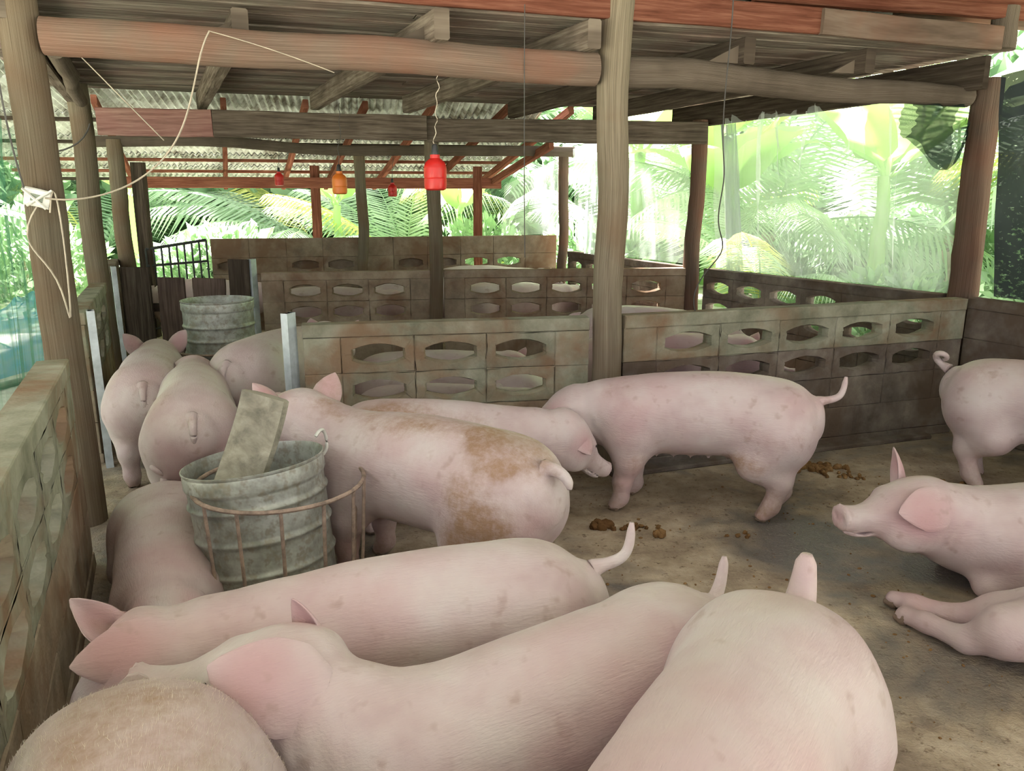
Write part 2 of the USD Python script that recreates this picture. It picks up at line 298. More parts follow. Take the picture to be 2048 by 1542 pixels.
# ------------------------------------------------------------------ walls of concrete blocks
def ring_loop(w, h, k, lens=False, n=6):
    """k: inset. A closed loop of 4n points: a rectangle, or the opening's lens shape (arched top and bottom, short upright ends)."""
    if not lens:
        a, b = w / 2 - k, h / 2 - k
        pts = []
        for (p, q) in (((-a, -b), (a, -b)), ((a, -b), (a, b)), ((a, b), (-a, b)), ((-a, b), (-a, -b))):
            for t in np.arange(n) / n: pts.append((p[0] + (q[0] - p[0]) * t, p[1] + (q[1] - p[1]) * t))
        return np.array(pts)
    a, e, b = w / 2, h * .24, h / 2
    pts = []
    for t in np.arange(n) / n: x = -a + 2 * a * t; pts.append((x, -(e + (b - e) * (1 - (x / a) ** 2))))
    for t in np.arange(n) / n: pts.append((a, -e + 2 * e * t))
    for t in np.arange(n) / n: x = a - 2 * a * t; pts.append((x, e + (b - e) * (1 - (x / a) ** 2)))
    for t in np.arange(n) / n: pts.append((-a, e - 2 * e * t))
    return np.array(pts)
def strips(loops):
    n = len(loops[0]); v = np.vstack(loops); f = []
    for k in range(len(loops) - 1):
        for j in range(n):
            a, b = k * n + j, k * n + (j + 1) % n
            f.append((a, b, b + n, a + n))
    return v, np.array(f)
def block(w, h, t, vent, rng):
    """One block: x along the wall, y through it, z up, centred; edges chamfered so that the joints read as grooves."""
    c = .004
    j = lambda: rng.uniform(-.0025, .0025)
    y0, y1 = -t / 2 + j(), t / 2 + j()
    n = 6 if vent else 1
    lay = lambda lp, y: np.c_[lp[:, 0], np.full(len(lp), y), lp[:, 1]]
    o = [lay(ring_loop(w, h, c, n=n), y0), lay(ring_loop(w, h, 0, n=n), y0 + c), lay(ring_loop(w, h, 0, n=n), y1 - c), lay(ring_loop(w, h, c, n=n), y1)]
    if vent:
        ow, oh = w * .74, h * .62
        i = [lay(ring_loop(ow, oh, 0, True), y1), lay(ring_loop(ow * .93, oh * .84, 0, True), (y0 + y1) / 2), lay(ring_loop(ow, oh, 0, True), y0)]
        return strips(o + i + [o[0]])
    v, f = strips(o)
    m = len(v)
    cap = np.array([(3, 2, 1, 0), (m - 4, m - 3, m - 2, m - 1)])
    return v, np.vstack([f, cap])
def wall(name, p0, p1, rows, mat_of, t=.09, label=None, cat=None, kind=None, off=0.0):
    """rows: (z0, z1, pattern), pattern letters along the wall: V vent block, S solid block, . gap, h half-length filler."""
    p0, p1 = A3(*p0, 0), A3(*p1, 0); d = p1 - p0; L = np.linalg.norm(d); d /= L; nrm = A3(-d[1], d[0], 0)
    x = thing(name, tuple(p0 + nrm * off), math.degrees(math.atan2(d[1], d[0])), label=label, cat=cat, kind=kind)
    rng = np.random.default_rng(abs(hash((round(p0[0] * 100), round(p0[1] * 100)))) % 9999)
    for ri, (z0, z1, pat) in enumerate(rows):
        lens = np.array([{"h": .5, "c": 1.0}.get(k, 1.0) for k in pat]); lens = lens / lens.sum() * L
        a = 0.0
        for k, w in zip(pat, lens):
            if k != ".":
                m = block(w - .0012, z1 - z0 - .0012, t + (.012 if k == "c" else 0), k in "VB", rng)
                loc = A3(a + w / 2, 0, (z0 + z1) / 2)
                v = np.asarray(m[0]); v = v + rng.normal(0, .0012, v.shape)
                obj({"V": "vent_block", "B": "vent_block", "c": "coping"}.get(k, "block"), moved((v, m[1]), loc), mat_of(ri, k), x)
                if k == "B":
                    v2, f2 = block(w * .8, (z1 - z0) * .7, .02, False, rng); v2 = v2 + A3(0, t * .5 + .0, 0)
                    obj("vent_backing", moved((v2, f2), loc), mat_of(ri, k), x)
            a += w
    # mortar core behind the solid courses
    zs = [r for r in rows if not set(r[2]) & set("VB")]
    for z0, z1, pat in zs:
        if z1 - z0 > .1:
            v, f = slab([(-L / 2 + .01, -t / 2 + .012), (L / 2 - .01, -t / 2 + .012), (L / 2 - .01, t / 2 - .012), (-L / 2 + .01, t / 2 - .012)], z0 + .004, z1 - .004)
            obj("mortar_joint", moved((v, f), (L / 2, 0, 0)), "mortar", x)
    return x
Z = [(0, .06, "c"), (.06, .25, None), (.25, .44, None), (.44, .63, None), (.63, .82, None), (.82, .89, "c")]
def std(n, vents):
    s1, s2 = "S" * n, "h" + "S" * (n - 1) + "h"
    return [(0, .06, "c"), (.06, .25, s1), (.25, .44, s2), (.44, .63, vents), (.63, .82, vents), (.82, .89, "c")]
grey = lambda r, k: "block_concrete" if r >= 3 else "block_brown"
darkm = lambda r, k: "block_concrete" if r >= 4 else "block_dark"
brown = lambda r, k: "block_brown"
dk = lambda r, k: "block_dark"
wall("partition_wall", (-1.07, 3.89), (.41, 4.155), std(4, "hVVVh"), grey, label="low concrete block partition with six lens-shaped openings, left of the central log post", cat="wall")
wall("partition_wall", (.60, 4.20), (2.90, 4.96), std(6, "hVVVVVh"), darkm, label="low concrete block partition with ten openings, between central and right log posts", cat="wall")
wall("partition_wall", (-2.19, 6.77), (-.74, 7.01), std(4, "hVVVh"), brown, label="brown block partition behind the first pen, from metal channel to the red lamp's post", cat="wall")
wall("partition_wall", (-.62, 7.03), (1.62, 7.28), std(6, "hVVVVVh"), brown, label="brown block partition behind the central log post, reaching the right wall", cat="wall")
Zb = [(0, .09, "c"), (.09, .28, "SSSSSSSSSS"), (.28, .47, "hSSSSSSSSSh"), (.47, .66, "SSSSSSSSSS"), (.66, .85, "BSBBSBBVVS"), (.85, 1.07, "SSSSSSSSSS")]
wall("wall_back", (-3.48, 9.03), (.56, 10.1), Zb, brown, kind="structure", label="back wall of tan blocks with one row of openings under a solid course")
wall("wall_left", (1.05, -3.2), (-.67, .58), std(10, "V" * 10), grey, t=.10, kind="structure", off=.05, label="stretch of the left wall behind the camera")
wall("wall_left", (-.67, .58), (-1.77, 3.0), std(7, "VVVVVVh"), grey, t=.10, kind="structure", off=.05, label="mossy low block wall beside the nearest pigs")
wall("wall_left", (-2.40, 4.29), (-3.12, 5.93), std(4, "hVVVh"), grey, t=.10, kind="structure", off=.05, label="mossy low block wall beyond the leftmost post")
wall("wall_left", (-3.5, 6.75), (-4.25, 8.4), std(4, "SSSS"), dk, t=.10, kind="structure", off=.05, label="far stretch of the left wall beside the back pen")
wall("wall_right", (2.84, 5.14), (1.76, 7.16), std(6, "VVVVVV"), dk, kind="structure", off=-.06, label="dark right wall with openings under the large white net")
wall("wall_right", (1.66, 7.37), (.68, 9.66), std(6, "VVVVVV"), dk, kind="structure", off=-.06, label="dark right wall with openings beside the back pen")
wall("wall_right", (4.04, 2.35), (2.945, 4.98), std(6, "SVVVVS"), dk, kind="structure", off=-.06, label="right wall under the black shade cloth")
obj("floor_kerb", beam((.55, 4.08, .012), (2.7, 4.82, .012), .10, .03, .008), "block_dark", label="low concrete kerb along the foot of the right partition", cat="kerb")

wall("wall_front", (-.9, -3.3), (5.2, -1.4), std(15, "V" * 15), grey, kind="structure", label="unseen low block wall added behind the camera to close off light")  # unseen wall, added to hold back light from behind the camera

# ------------------------------------------------------------------ posts
def post(p, z1, r0, r1, mt, label, seed, z0=-.05, dx=0, dy=0, wob=.012):
    return obj("log_post", log((p[0], p[1], z0), (p[0] + dx, p[1] + dy, z1), r0, r1, seed, wob), mt, label=label, cat="post", smooth=True)
post((-2.04, 3.45), 2.75, .088, .073, "post_wood", "thick grey-brown log post in the left foreground with the white socket box", 1, wob=.008)
post((-3.30, 6.2), 2.36, .085, .078, "post_wood", "grey log post second from the left, beyond the leftmost post", 2)
post((-4.15, 8.4), 2.12, .085, .078, "post_wood", "grey log post third from the left, beside the steel gate", 3)
post((.50, 4.17), 2.75, .078, .083, "post_wood", "central log post rising from the partition to the roof edge", 4, dx=.04, wob=.02)
post((-.69, 6.96), 2.2, .058, .062, "post_wood", "thin log post behind the hanging red lamp", 5)
post((-1.78, 9.33), 2.02, .060, .064, "post_wood", "short log post against the back wall, left of the red lamp's post", 6, wob=.018)
post((.63, 9.78), 2.08, .058, .062, "red_pole_wood", "reddish log post at the back right corner", 7)
post((1.69, 7.27), 2.2, .075, .07, "red_pole_wood", "reddish log post in the right wall with a dangling wire", 8)
post((2.985, 5.12), 2.24, .098, .085, "red_pole_wood", "thick reddish log post at the right end of the front partition", 9, wob=.008)
obj("square_post", beam((-4.05, 8.62, 0), (-4.03, 8.62, 1.9), .13, .10, .01, up=(0, 1, 0)), "dark_wood", label="dark square timber post left of the steel gate", cat="post")
obj("square_post", beam((-2.64, 10.6, -.05), (-2.62, 10.6, 1.95), .11, .10, .01, up=(0, 1, 0)), "red_wood", label="brown square post behind the back wall, beside the orange lamp", cat="post")
obj("square_post", beam((-.47, 10.88, -.05), (-.47, 10.88, 1.95), .12, .10, .01, up=(0, 1, 0)), "red_wood", label="orange-brown square post behind the back wall, right of the red lamp", cat="post")

# ------------------------------------------------------------------ loft over the first pen: poles, joists, deck boards
obj("roof_pole", log((-1.945, 3.44, 2.165), (.42, 4.14, 2.14), .078, .08, 21, .010, m=30), "red_pole_wood", label="long reddish-brown pole from the left post to the central post, under the loft", cat="beam", smooth=True)
obj("roof_pole", log((.52, 4.26, 2.15), (2.86, 5.12, 2.135), .08, .062, 22, .02, m=30), "weathered_wood", label="knotty grey pole from the central post to the right post", cat="beam", smooth=True)
obj("cross_beam", beam((-3.12, 6.10, 2.08), (-2.31, 6.25, 2.08), .06, .2), "pink_wood", label="reddish end of the second cross beam at the left", cat="beam")
obj("cross_beam", beam((-2.31, 6.25, 2.08), (-.72, 6.78, 2.09), .06, .2), "weathered_wood", label="dark brown second cross beam left of the red lamp's post", cat="beam")
obj("cross_beam", beam((-.72, 6.86, 2.08), (1.72, 7.14, 2.08), .06, .19), "weathered_wood", label="dark brown second cross beam right of the red lamp's post", cat="beam")
obj("roof_pole", log((-4.5, 8.35, 2.10), (.75, 9.72, 2.07), .055, .06, 23, .03, m=36), "weathered_wood", label="thin crooked pole above the back wall posts", cat="beam", smooth=True)
obj("eave_beam", beam((-5.1, 10.2, 1.73), (-.15, 10.92, 1.73), .05, .14), "red_wood", label="reddish board under the back eave", cat="beam")
# joists: run from the front poles to the back, along the barn
U = unit(A3(-.455, 1, 0))
jx = [(-2.05, 3.36), (-1.24, 3.80), (-.32, 3.80), (.40, 4.02), (1.28, 4.45), (2.07, 4.76)]
for k, (x, y) in enumerate(jx):
    p = A3(x, y, 2.285)
    obj("joist", beam(p, p + U * (3.1 if k else 3.0), .075, .135, .008, seed=k, m=12), "dark_wood" if k in (4, 5) else "weathered_wood", label=f"grey loft joist, {['first', 'second', 'third', 'fourth', 'fifth', 'sixth'][k]} from the left", cat="joist")
obj("rim_joist", beam((2.86, 4.95, 2.252), (1.55, 7.75, 2.252), .05, .19, .006), "dark_wood", label="dark joist along the loft's right edge", cat="joist")
for k, (x, y) in enumerate([(-1.36, 3.9), (-.44, 3.95), (1.16, 4.5), (1.97, 4.85)]):   # wedge cleats beside the joists
    v, f = slab([(-.20, 0), (0, 0), (0, .10)], -.02, .02)
    R = np.stack([unit(A3(2.4, .72, 0)), A3(0, 0, 1), unit(np.cross(unit(A3(2.4, .72, 0)), A3(0, 0, 1)))], 1)
    obj("wedge_block", moved((v, f), (x + .075, y, 2.225), R), "weathered_wood", label=f"triangular wooden wedge beside a joist on the front pole, {['leftmost', 'second from the left', 'third from the left', 'rightmost'][k]}", cat="wedge")
CA = math.degrees(math.atan2(1.68, 5.33))
ceil = thing("ceiling", (-2.35, 3.30, 2.382), CA, kind="structure", label="underside of the loft, weathered boards laid across the joists")
rng = np.random.default_rng(5)
Lc = math.hypot(5.33, 1.68); Ul = A3(math.cos(math.radians(114.47 - CA)), math.sin(math.radians(114.47 - CA)), 0)
F0, F1 = A3(0, 0, 0), A3(Lc, 0, 0)
# boards follow the front edge and step back along the barn
q, k = 0.0, 0
while q < 3.35:
    w = rng.uniform(.085, .15)
    cut = rng.uniform(.35, .65) if k % 3 else None
    a, b = F0 + Ul * (q + w / 2), F1 + Ul * (q + w / 2)
    dz = rng.uniform(-.004, .004)
    for s, e in (((0, cut - .001), (cut + .001, 1)) if cut else ((0, 1),)):
        obj("plank", beam(a + (b - a) * s + A3(0, 0, dz), a + (b - a) * e + A3(0, 0, dz), w - rng.uniform(.002, .010), .022, .003, seed=k, m=10), "deck_wood", ceil)
    q += w; k += 1
obj("fascia_board", beam((-1.0, 3.66, 2.44), (1.68, 4.50, 2.44), .035, .13), "red_wood", label="dark red board along the loft's front edge", cat="board")
obj("fascia_board", beam((1.66, 4.47, 2.435), (2.86, 4.86, 2.425), .04, .13), "red_pole_wood", label="paler orange-brown board at the right end of the loft's front edge", cat="board")
obj("post_stub", log((2.90, 4.90, 2.37), (2.90, 4.90, 2.60), .072, .07, 41, .004, m=6), "weathered_wood", label="short round block on top of the right post", cat="post", smooth=True)
obj("roof_rafter", beam((-.2, 3.3, 2.80), (3.6, 4.55, 2.57), .06, .12), "red_wood", label="dark red rafter crossing the top right corner, nearest the camera", cat="rafter")
obj("roof_rafter", beam((1.3, 4.5, 2.60), (4.2, 5.2, 2.58), .06, .12), "red_wood", label="red rafter just above the loft's front edge at the right", cat="rafter")
obj("roof_rafter", beam((2.3, 5.0, 2.62), (4.6, 5.7, 2.58), .06, .09), "red_pole_wood", label="orange-brown rafter behind the right post's top", cat="rafter")

# corrugated sheets
def corrugated(p00, p10, p01, p11, amp=.018, pitch=.076, t=.006, nv=2, sag=0):
    """Edges p00-p10 run across the corrugations."""
    p00, p10, p01, p11 = map(lambda p: A3(*p), (p00, p10, p01, p11))
    L = np.linalg.norm(p10 - p00); n = int(L / pitch * 6) + 1
    u, v = np.linspace(0, 1, n)[:, None, None], np.linspace(0, 1, nv)[None, :, None]
    P = (p00 * (1 - u) + p10 * u) * (1 - v) + (p01 * (1 - u) + p11 * u) * v
    nr = unit(np.cross(p10 - p00, p01 - p00)); nr = nr if nr[2] > 0 else -nr
    P = P + nr * amp * np.cos(u * L / pitch * 2 * np.pi)
    return solid_grid(P, t, np.broadcast_to(nr, P.shape))
rear = thing("rear_roof", kind="structure", label="underside of the corrugated roof sloping down to the back eave")
X = unit(A3(5.0, .95, 0))
def rp(s, q):     # s metres from the left, q from 0 at the ridge line over the second cross beam to 1 at the eave
    return A3(-5.9, 7.4, 2.62) + X * s + (A3(-.72, 3.55, -.80)) * q
rows = [(-.02, .30), (.26, .52), (.48, .72), (.68, .87), (.83, 1.06)]
for ri, (q0, q1) in enumerate(rows):
    lift = A3(0, 0, .0)
    for s0 in np.arange(0, 6.8, 1.1):
        e = A3(0, 0, .022)
        a, b, c, d = rp(s0, q0), rp(min(s0 + 1.14, 6.5), q0), rp(s0, q1) + e, rp(min(s0 + 1.14, 6.5), q1) + e
        if s0 < 6.4: obj("roof_sheet", corrugated(a, b, c, d), "roof_sheet", rear, smooth=40)
for ri, q in enumerate((.28, .5, .7, .85, .97)):
    obj("purlin", beam(rp(0, q) - A3(0, 0, .05), rp(6.4, q) - A3(0, 0, .05), .045, .04), "red_wood" if ri in (2, 3) else "dark_wood", label=f"thin purlin under the rear roof sheets, {['highest', 'second highest', 'middle', 'second lowest', 'lowest'][ri]}", cat="purlin")
for k, s in enumerate((1.55, 2.75, 3.55, 4.15, 4.85, 5.65, 6.35)):
    obj("rear_rafter", beam(rp(s + .35, .05) - A3(0, 0, .12), rp(s - .2, 1.0) - A3(0, 0, .12), .055, .09), "red_wood", label=f"reddish rafter under the rear roof, {ORD[k]} from the left", cat="rafter")
obj("roof_strut", beam((.45, 9.2, 2.12), (-.25, 10.9, 1.76), .06, .09), "red_wood", label="slanting reddish strut at the rear roof's right edge", cat="strut")
front = thing("front_roof", kind="structure", label="corrugated roof above the loft and the aisle")
for k in range(7):
    a, b = A3(-3.5 + k * 1.15, 1.60 + k * .34, 2.78), A3(-3.5 + k * 1.15 + 1.18, 1.60 + k * .34 + .35, 2.78)
    for m, (q0, q1) in enumerate(((-5.5, -2.5), (-2.6, -.45 if k in (2, 3) else .3), (.2, 3.4), (3.3, 6.0))):      # strip left open for top light; unseen rear rows extended to cut front light
        obj("roof_sheet", corrugated(a + U * q0 + A3(0, 0, -.03 * q0), b + U * q0 + A3(0, 0, -.03 * q0), a + U * q1 + A3(0, 0, -.03 * q1), b + U * q1 + A3(0, 0, -.03 * q1)), "roof_sheet", front, smooth=40)
obj("corner_brace", log((-2.35, 4.25, 2.26), (-3.2, 6.05, 2.22), .05, .045, 31, .01, m=8), "weathered_wood", label="thin grey pole under the loft's left edge, running back to the second left post", cat="beam", smooth=True)

# ------------------------------------------------------------------ metal channels, gates
def channel(p, h, rz, label):
    prof = np.array([(-.035, -.02), (.035, -.02), (.035, .02), (.028, .02), (.028, -.013), (-.028, -.013), (-.028, .02), (-.035, .02)])
    a = [(p[0], p[1], 0.0), (p[0], p[1], h / 2), (p[0], p[1], h)]
    v, f, uv = sweep(a, prof, caps=True, up=(math.sin(math.radians(rz)), math.cos(math.radians(rz)), 0))
    obj("channel_post", (v, f, uv), "galvanised_light", label=label, cat="post")
channel((-2.335, 4.24), .91, 60, "pale galvanised channel post left of the front gateway")
channel((-1.13, 3.86), .95, -70, "pale galvanised channel post right of the front gateway, at the partition's end")
channel((-3.37, 6.56), .96, 60, "pale galvanised channel post left of the plank gate")
channel((-2.25, 6.72), 1.01, -70, "pale galvanised channel post right of the plank gate")
g = thing("plank_gate", label="broken gate of four brown boards behind the far feed drum", cat="gate")
for k, (x, y, w, z0, z1, mt) in enumerate(((-3.22, 6.60, .25, .0, .95, "dark_wood"), (-2.93, 6.62, .23, .0, .86, "brown_board"), (-2.62, 6.66, .28, .52, .85, "brown_board"), (-2.36, 6.68, .18, .0, 1.01, "dark_wood"))):
    obj("board", beam((x, y, z0), (x + .01, y, z1), w, .03, .004, up=(0, 1, 0), m=5), mt, g)
obj("rail", beam((-3.33, 6.645, .60), (-2.27, 6.715, .60), .03, .07, .004), "dark_wood", g)
g = thing("steel_gate", label="dark steel bar gate left of the back wall", cat="gate")
ga, gb = A3(-4.02, 8.56, 0), A3(-3.52, 9.0, 0)
obj("top_rail", tube([ga + A3(0, 0, .98), gb + A3(0, 0, 1.06)], .016, 8), "steel_dark", g)
obj("middle_rail", tube([ga + A3(0, 0, .80), gb + A3(0, 0, .82)], .014, 8), "steel_dark", g)
obj("bottom_rail", tube([ga + A3(0, 0, .10), gb + A3(0, 0, .10)], .014, 8), "steel_dark", g)
for k in range(9):
    p = ga + (gb - ga) * (k / 8)
    obj("bar", tube([p + A3(0, 0, .10), p + A3(0, 0, .98 + .08 * k / 8)], .011, 6), "steel_dark", g)

# ------------------------------------------------------------------ feed drums
def drum(loc, rz, tilt, taxis, H, r, label, ring_h, ring_r, zbase, nb, cage_label, cage_r0, n_rib, cc=(0, 0)):
    R = rotm(taxis, tilt)
    t = thing("feed_drum", loc, rz, label, "drum")
    prof = [(r * .9, 0.0)]
    zz = np.linspace(.01, H - .075, 130)
    for z in zz:
        rib = sum(.009 * math.exp(-((z - c) / .010) ** 2) for c in np.linspace(H * .18, H * .78, n_rib))
        prof.append((r * (.93 + .05 * z / H) + rib, z))
    prof += [(r * .985, H - .07), (r * 1.005, H - .06), (r * 1.005, H - .02), (r * .995, H - .012), (r * 1.012, H - .006), (r * 1.014, H), (r * .998, H + .001), (r * .97, H - .02), (r * .955, H - .07), (r * .91, .02), (0.0, .02)]
    zc = A3(0, 0, zbase)
    obj("barrel", moved(lathe(prof, 56), zc, R), "galvanised", t, smooth=50)
    a = np.linspace(0, 2 * np.pi, 40)
    v, q, st = lathe([(0, H - .13), (r * .945, H - .13)], 40)
    obj("feed", moved((v, q[:, ::-1], st), zc, R), "wet_feed", t)
    c = thing("feeder_cage", loc, rz, cage_label, "cage")
    P = np.stack([np.cos(a) * ring_r + cc[0], np.sin(a) * ring_r + cc[1], np.full(40, ring_h)], 1)
    obj("ring", tube(P, .008, 8), "rusty_bar", c, smooth=True)
    P2 = np.stack([np.cos(a) * cage_r0 + cc[0], np.sin(a) * cage_r0 + cc[1], np.full(40, .02)], 1)
    obj("ring", tube(P2, .008, 8), "rusty_bar", c, smooth=True)
    for k in range(nb):
        b = 2 * np.pi * (k + .35) / nb
        e = A3(math.cos(b), math.sin(b), 0)
        cv = A3(*cc, 0)
        obj("bar", tube([cv + e * ring_r + A3(0, 0, ring_h), cv + e * (ring_r * .6 + cage_r0 * .4) + A3(0, 0, ring_h * .5), cv + e * cage_r0 + A3(0, 0, .02)], .0065, 6), "rusty_bar", c, smooth=True)
    return t
drum((-.87, 2.60, 0), 0, -7, (.55, 1, 0), .58, .245, "dented galvanised feed drum in the front gateway with a wooden slab in it", .525, .295, .02, 13, "rusty bar cage around the near feed drum", .26, 4, cc=(.04, .0))
drum((-2.09, 5.45, 0), 0, 0, (1, 0, 0), .80, .245, "ribbed galvanised feed drum farther back, in front of the plank gate", .47, .29, .02, 13, "rusty bar cage around the far feed drum", .27, 6)
# slab of wood standing in the near drum
P = np.array([(-1.06, 2.52, .20), (-1.00, 2.55, .42), (-.925, 2.60, .63), (-.865, 2.64, .83)])
obj("wood_slab", sweep(spline(P, 14), np.array([(-.085, -.03), (-.05, -.035), (.05, -.035), (.085, -.03), (.088, .0), (.06, .028), (0, .036), (-.06, .028), (-.088, .0)]), up=(.3, 1, 0)), "slab_wood", label="weathered wooden slab leaning in the near feed drum", cat="board")
hk = spline([(-.72, 2.70, .66), (-.705, 2.735, .675), (-.70, 2.77, .64), (-.705, 2.77, .58), (-.74, 2.765, .56)], 14)
obj("wire_hook", tube(hk, .007, 6), "white_plastic", label="small pale hook over the near drum's rim", cat="hook", smooth=True)

# ------------------------------------------------------------------ hanging lamps made from bottles
def lamp(loc, s, mt, label, top, wiggle=0):
    x, y, z = loc
    t = thing("bottle_lamp", (x, y, z), 0, label, "lamp", "bottle lamps hanging in the barn")
    prof = np.array([(.0, -.083), (.040, -.083), (.052, -.076), (.055, -.06), (.0555, -.03), (.053, -.026), (.0555, -.02), (.056, .02), (.053, .035), (.046, .05), (.032, .062), (.024, .068), (.024, .085), (.0, .085)]) * s
    obj("shade", lathe(prof, 28), mt, t, smooth=40)
    obj("socket", lathe(np.array([(0, .086), (.019, .086), (.019, .10), (.016, .104), (.016, .125), (.008, .135), (0, .135)]) * s, 16), "socket_black", t, smooth=40)
    r = np.random.default_rng(int(s * 100) + int(abs(x) * 10))
    zz = np.linspace(.13 * s, top - z, 12)
    P = np.stack([np.linspace(0, .03, 12) + r.normal(0, .004 + wiggle, 12), r.normal(0, .003, 12), zz], 1); P[0] = (0, 0, .13 * s)
    obj("cord", tube(spline(P, 24), .0025, 5), "string_pale" if wiggle else "wire_dark", t, smooth=True)
lamp((-.375, 3.90, 1.632), 1.0, "bottle_red", "large red bottle lamp hanging near the centre from the front pole", 2.08, .0012)
lamp((-1.30, 6.0, 1.63), 1.0, "bottle_orange", "orange bottle lamp hanging farther back", 2.2)
lamp((-2.58, 8.83, 1.735), .9, "bottle_red", "small red bottle lamp far back, left of the orange lamp", 2.10)
lamp((-1.38, 9.17, 1.622), .93, "bottle_red", "small red bottle lamp far back, right of the orange lamp", 2.10)

# ------------------------------------------------------------------ socket box, strings, wires
t = thing("socket_box", (-2.0, 3.345, 1.51), 20, "small white socket box with cords tied to the left foreground post", "socket")
obj("housing", beam((-.045, 0, .012), (.045, 0, -.012), .05, .075, .006, m=3), "white_plastic", t)
obj("face_plate", beam((-.022, -.027, .006), (.022, -.027, -.006), .006, .03, .002, m=3), "hose_green", t)
for k, (a, b) in enumerate((((-.05, -.02, .04), (.03, -.035, -.045)), ((-.04, -.03, -.03), (.06, -.03, .03)))):
    obj("wrap_cord", tube([a, ((a[0] + b[0]) / 2, -.038, 0), b], .006, 5), "white_plastic", t, smooth=True)
obj("string", tube(spline([(-1.96, 3.33, 1.51), (-1.85, 3.34, 1.505), (-1.66, 3.42, 1.56), (-1.45, 3.46, 1.74), (-1.355, 3.49, 1.98), (-1.30, 3.49, 2.14), (-1.285, 3.53, 2.20)], 30), .004, 5), "string_pale", label="pale cord running from the socket box up over the front pole", cat="string", smooth=True)
obj("string", tube(spline([(-1.285, 3.53, 2.20), (-1.05, 3.60, 2.14), (-.80, 3.70, 2.06)], 10), .0025, 5), "string_pale", label="thin string continuing right behind the front pole", cat="string", smooth=True)
obj("string", tube(spline([(-2.2, 4.2, 2.22), (-2.05, 4.3, 2.02), (-1.90, 4.4, 1.82)], 10), .0035, 5), "string_pale", label="pale string slanting down from the loft's left corner", cat="string", smooth=True)
obj("electric_wire", tube(spline([(-2.12, 3.42, 2.5), (-2.11, 3.37, 2.0), (-2.09, 3.36, 1.75), (-2.04, 3.33, 1.53)], 14), .004, 5), "wire_dark", label="dark wire running down the left foreground post", cat="wire", smooth=True)
obj("electric_wire", tube(spline([(-1.99, 3.33, 1.49), (-2.03, 3.31, 1.3), (-1.96, 3.34, 1.15), (-1.93, 3.34, 1.0), (-1.92, 3.34, 1.1), (-1.95, 3.33, 1.45)], 26), .004, 5), "string_pale", label="loop of pale cord hanging below the socket box", cat="wire", smooth=True)
obj("electric_wire", tube(spline([(1.10, 4.2, 2.6), (1.10, 4.2, 2.15), (1.11, 4.22, 1.75), (1.13, 4.25, 1.62), (1.13, 4.28, 1.35), (1.16, 4.30, 1.25), (1.09, 4.33, 1.12), (1.03, 4.35, .98), (1.04, 4.35, .89)], 50), .0035, 5), "wire_dark", label="thin dark wire dangling in front of the right wall post", cat="wire", smooth=True)
obj("electric_wire", tube(spline([(.06, 3.95, 2.4), (.06, 3.95, 1.8), (.065, 3.95, 1.22)], 16), .0025, 5), "wire_dark", label="thin dark wire hanging straight left of the central post", cat="wire", smooth=True)
obj("electric_wire", tube(spline([(-3.1, 5.95, 2.05), (-3.2, 5.9, 1.9), (-3.4, 5.85, 1.84), (-3.6, 5.8, 1.87)], 12), .006, 5), "wire_dark", label="dark cable sagging left of the second left post", cat="wire", smooth=True)
obj("garden_hose", tube(spline([(-5.2, 5.2, 0.0), (-4.3, 6.05, 0.0), (-4.2, 6.45, 0.0), (-4.05, 6.85, 0.0)], 20), .03, 8), "hose_green", label="grey-green hose lying on the pale path outside the left wall", cat="hose", smooth=True)

# ------------------------------------------------------------------ nets
def cloth(top, bottom, nu, nv, fold, freq, seed, out=(0, 1, 0), ragged=0, gather=0):
    """A hanging net: top and bottom are polylines; folds run downwards."""
    tp, bt = spline(top, nu) if len(top) > 2 else np.linspace(A3(*top[0]), A3(*top[1]), nu), spline(bottom, nu) if len(bottom) > 2 else np.linspace(A3(*bottom[0]), A3(*bottom[1]), nu)
    u, v = np.linspace(0, 1, nu), np.linspace(0, 1, nv)
    n1 = meshkit.fbm(np.stack([u * freq, u * 0 + seed, u * 0], 1), 3, seed) - .5
    n2 = meshkit.fbm(np.stack(np.broadcast_arrays(u[:, None] * freq * .8, v[None] * 1.5, seed + 3.3), -1), 3, seed) - .5
    P = tp[:, None] * (1 - v)[None, :, None] + bt[:, None] * v[None, :, None]
    P = P + np.asarray(out, float) * ((n1[:, None] * .5 + n2) * fold * (1 - .5 * v[None]))[..., None]
    if ragged:
        r = (meshkit.fbm(np.stack([u * freq * 1.3, u * 0 + 7 + seed, u * 0], 1), 3, seed + 2) - .5) * ragged
        P[..., 2] += r[:, None] * (1 - v)[None] ** 2
    return grid_mesh(P)
O = unit(A3(1, .455, 0))
obj("white_net", cloth([(2.86, 5.16, 2.12), (2.28, 6.1, 2.17), (1.78, 7.10, 2.17)], [(2.93, 5.14, .90), (2.40, 6.14, .90), (1.88, 7.15, .90)], 150, 40, .30, 30, 1, O, .14), "net_white", label="large white insect net in the right opening between two log posts", cat="net", smooth=True)
obj("white_net", cloth([(1.62, 7.45, 2.10), (.74, 9.6, 2.10)], [(1.76, 7.44, .90), (.80, 9.68, .90)], 90, 24, .12, 14, 2, O, .03), "net_white", label="white insect net in the right opening behind the central post", cat="net", smooth=True)
obj("white_net", cloth([(.58, 9.9, 2.02), (-.10, 11.0, 1.70)], [(.60, 10.0, 1.09), (-.16, 11.0, 1.02)], 60, 18, .06, 9, 3, (.8, .5, 0)), "net_white", label="white net across the back right corner above the back wall", cat="net", smooth=True)
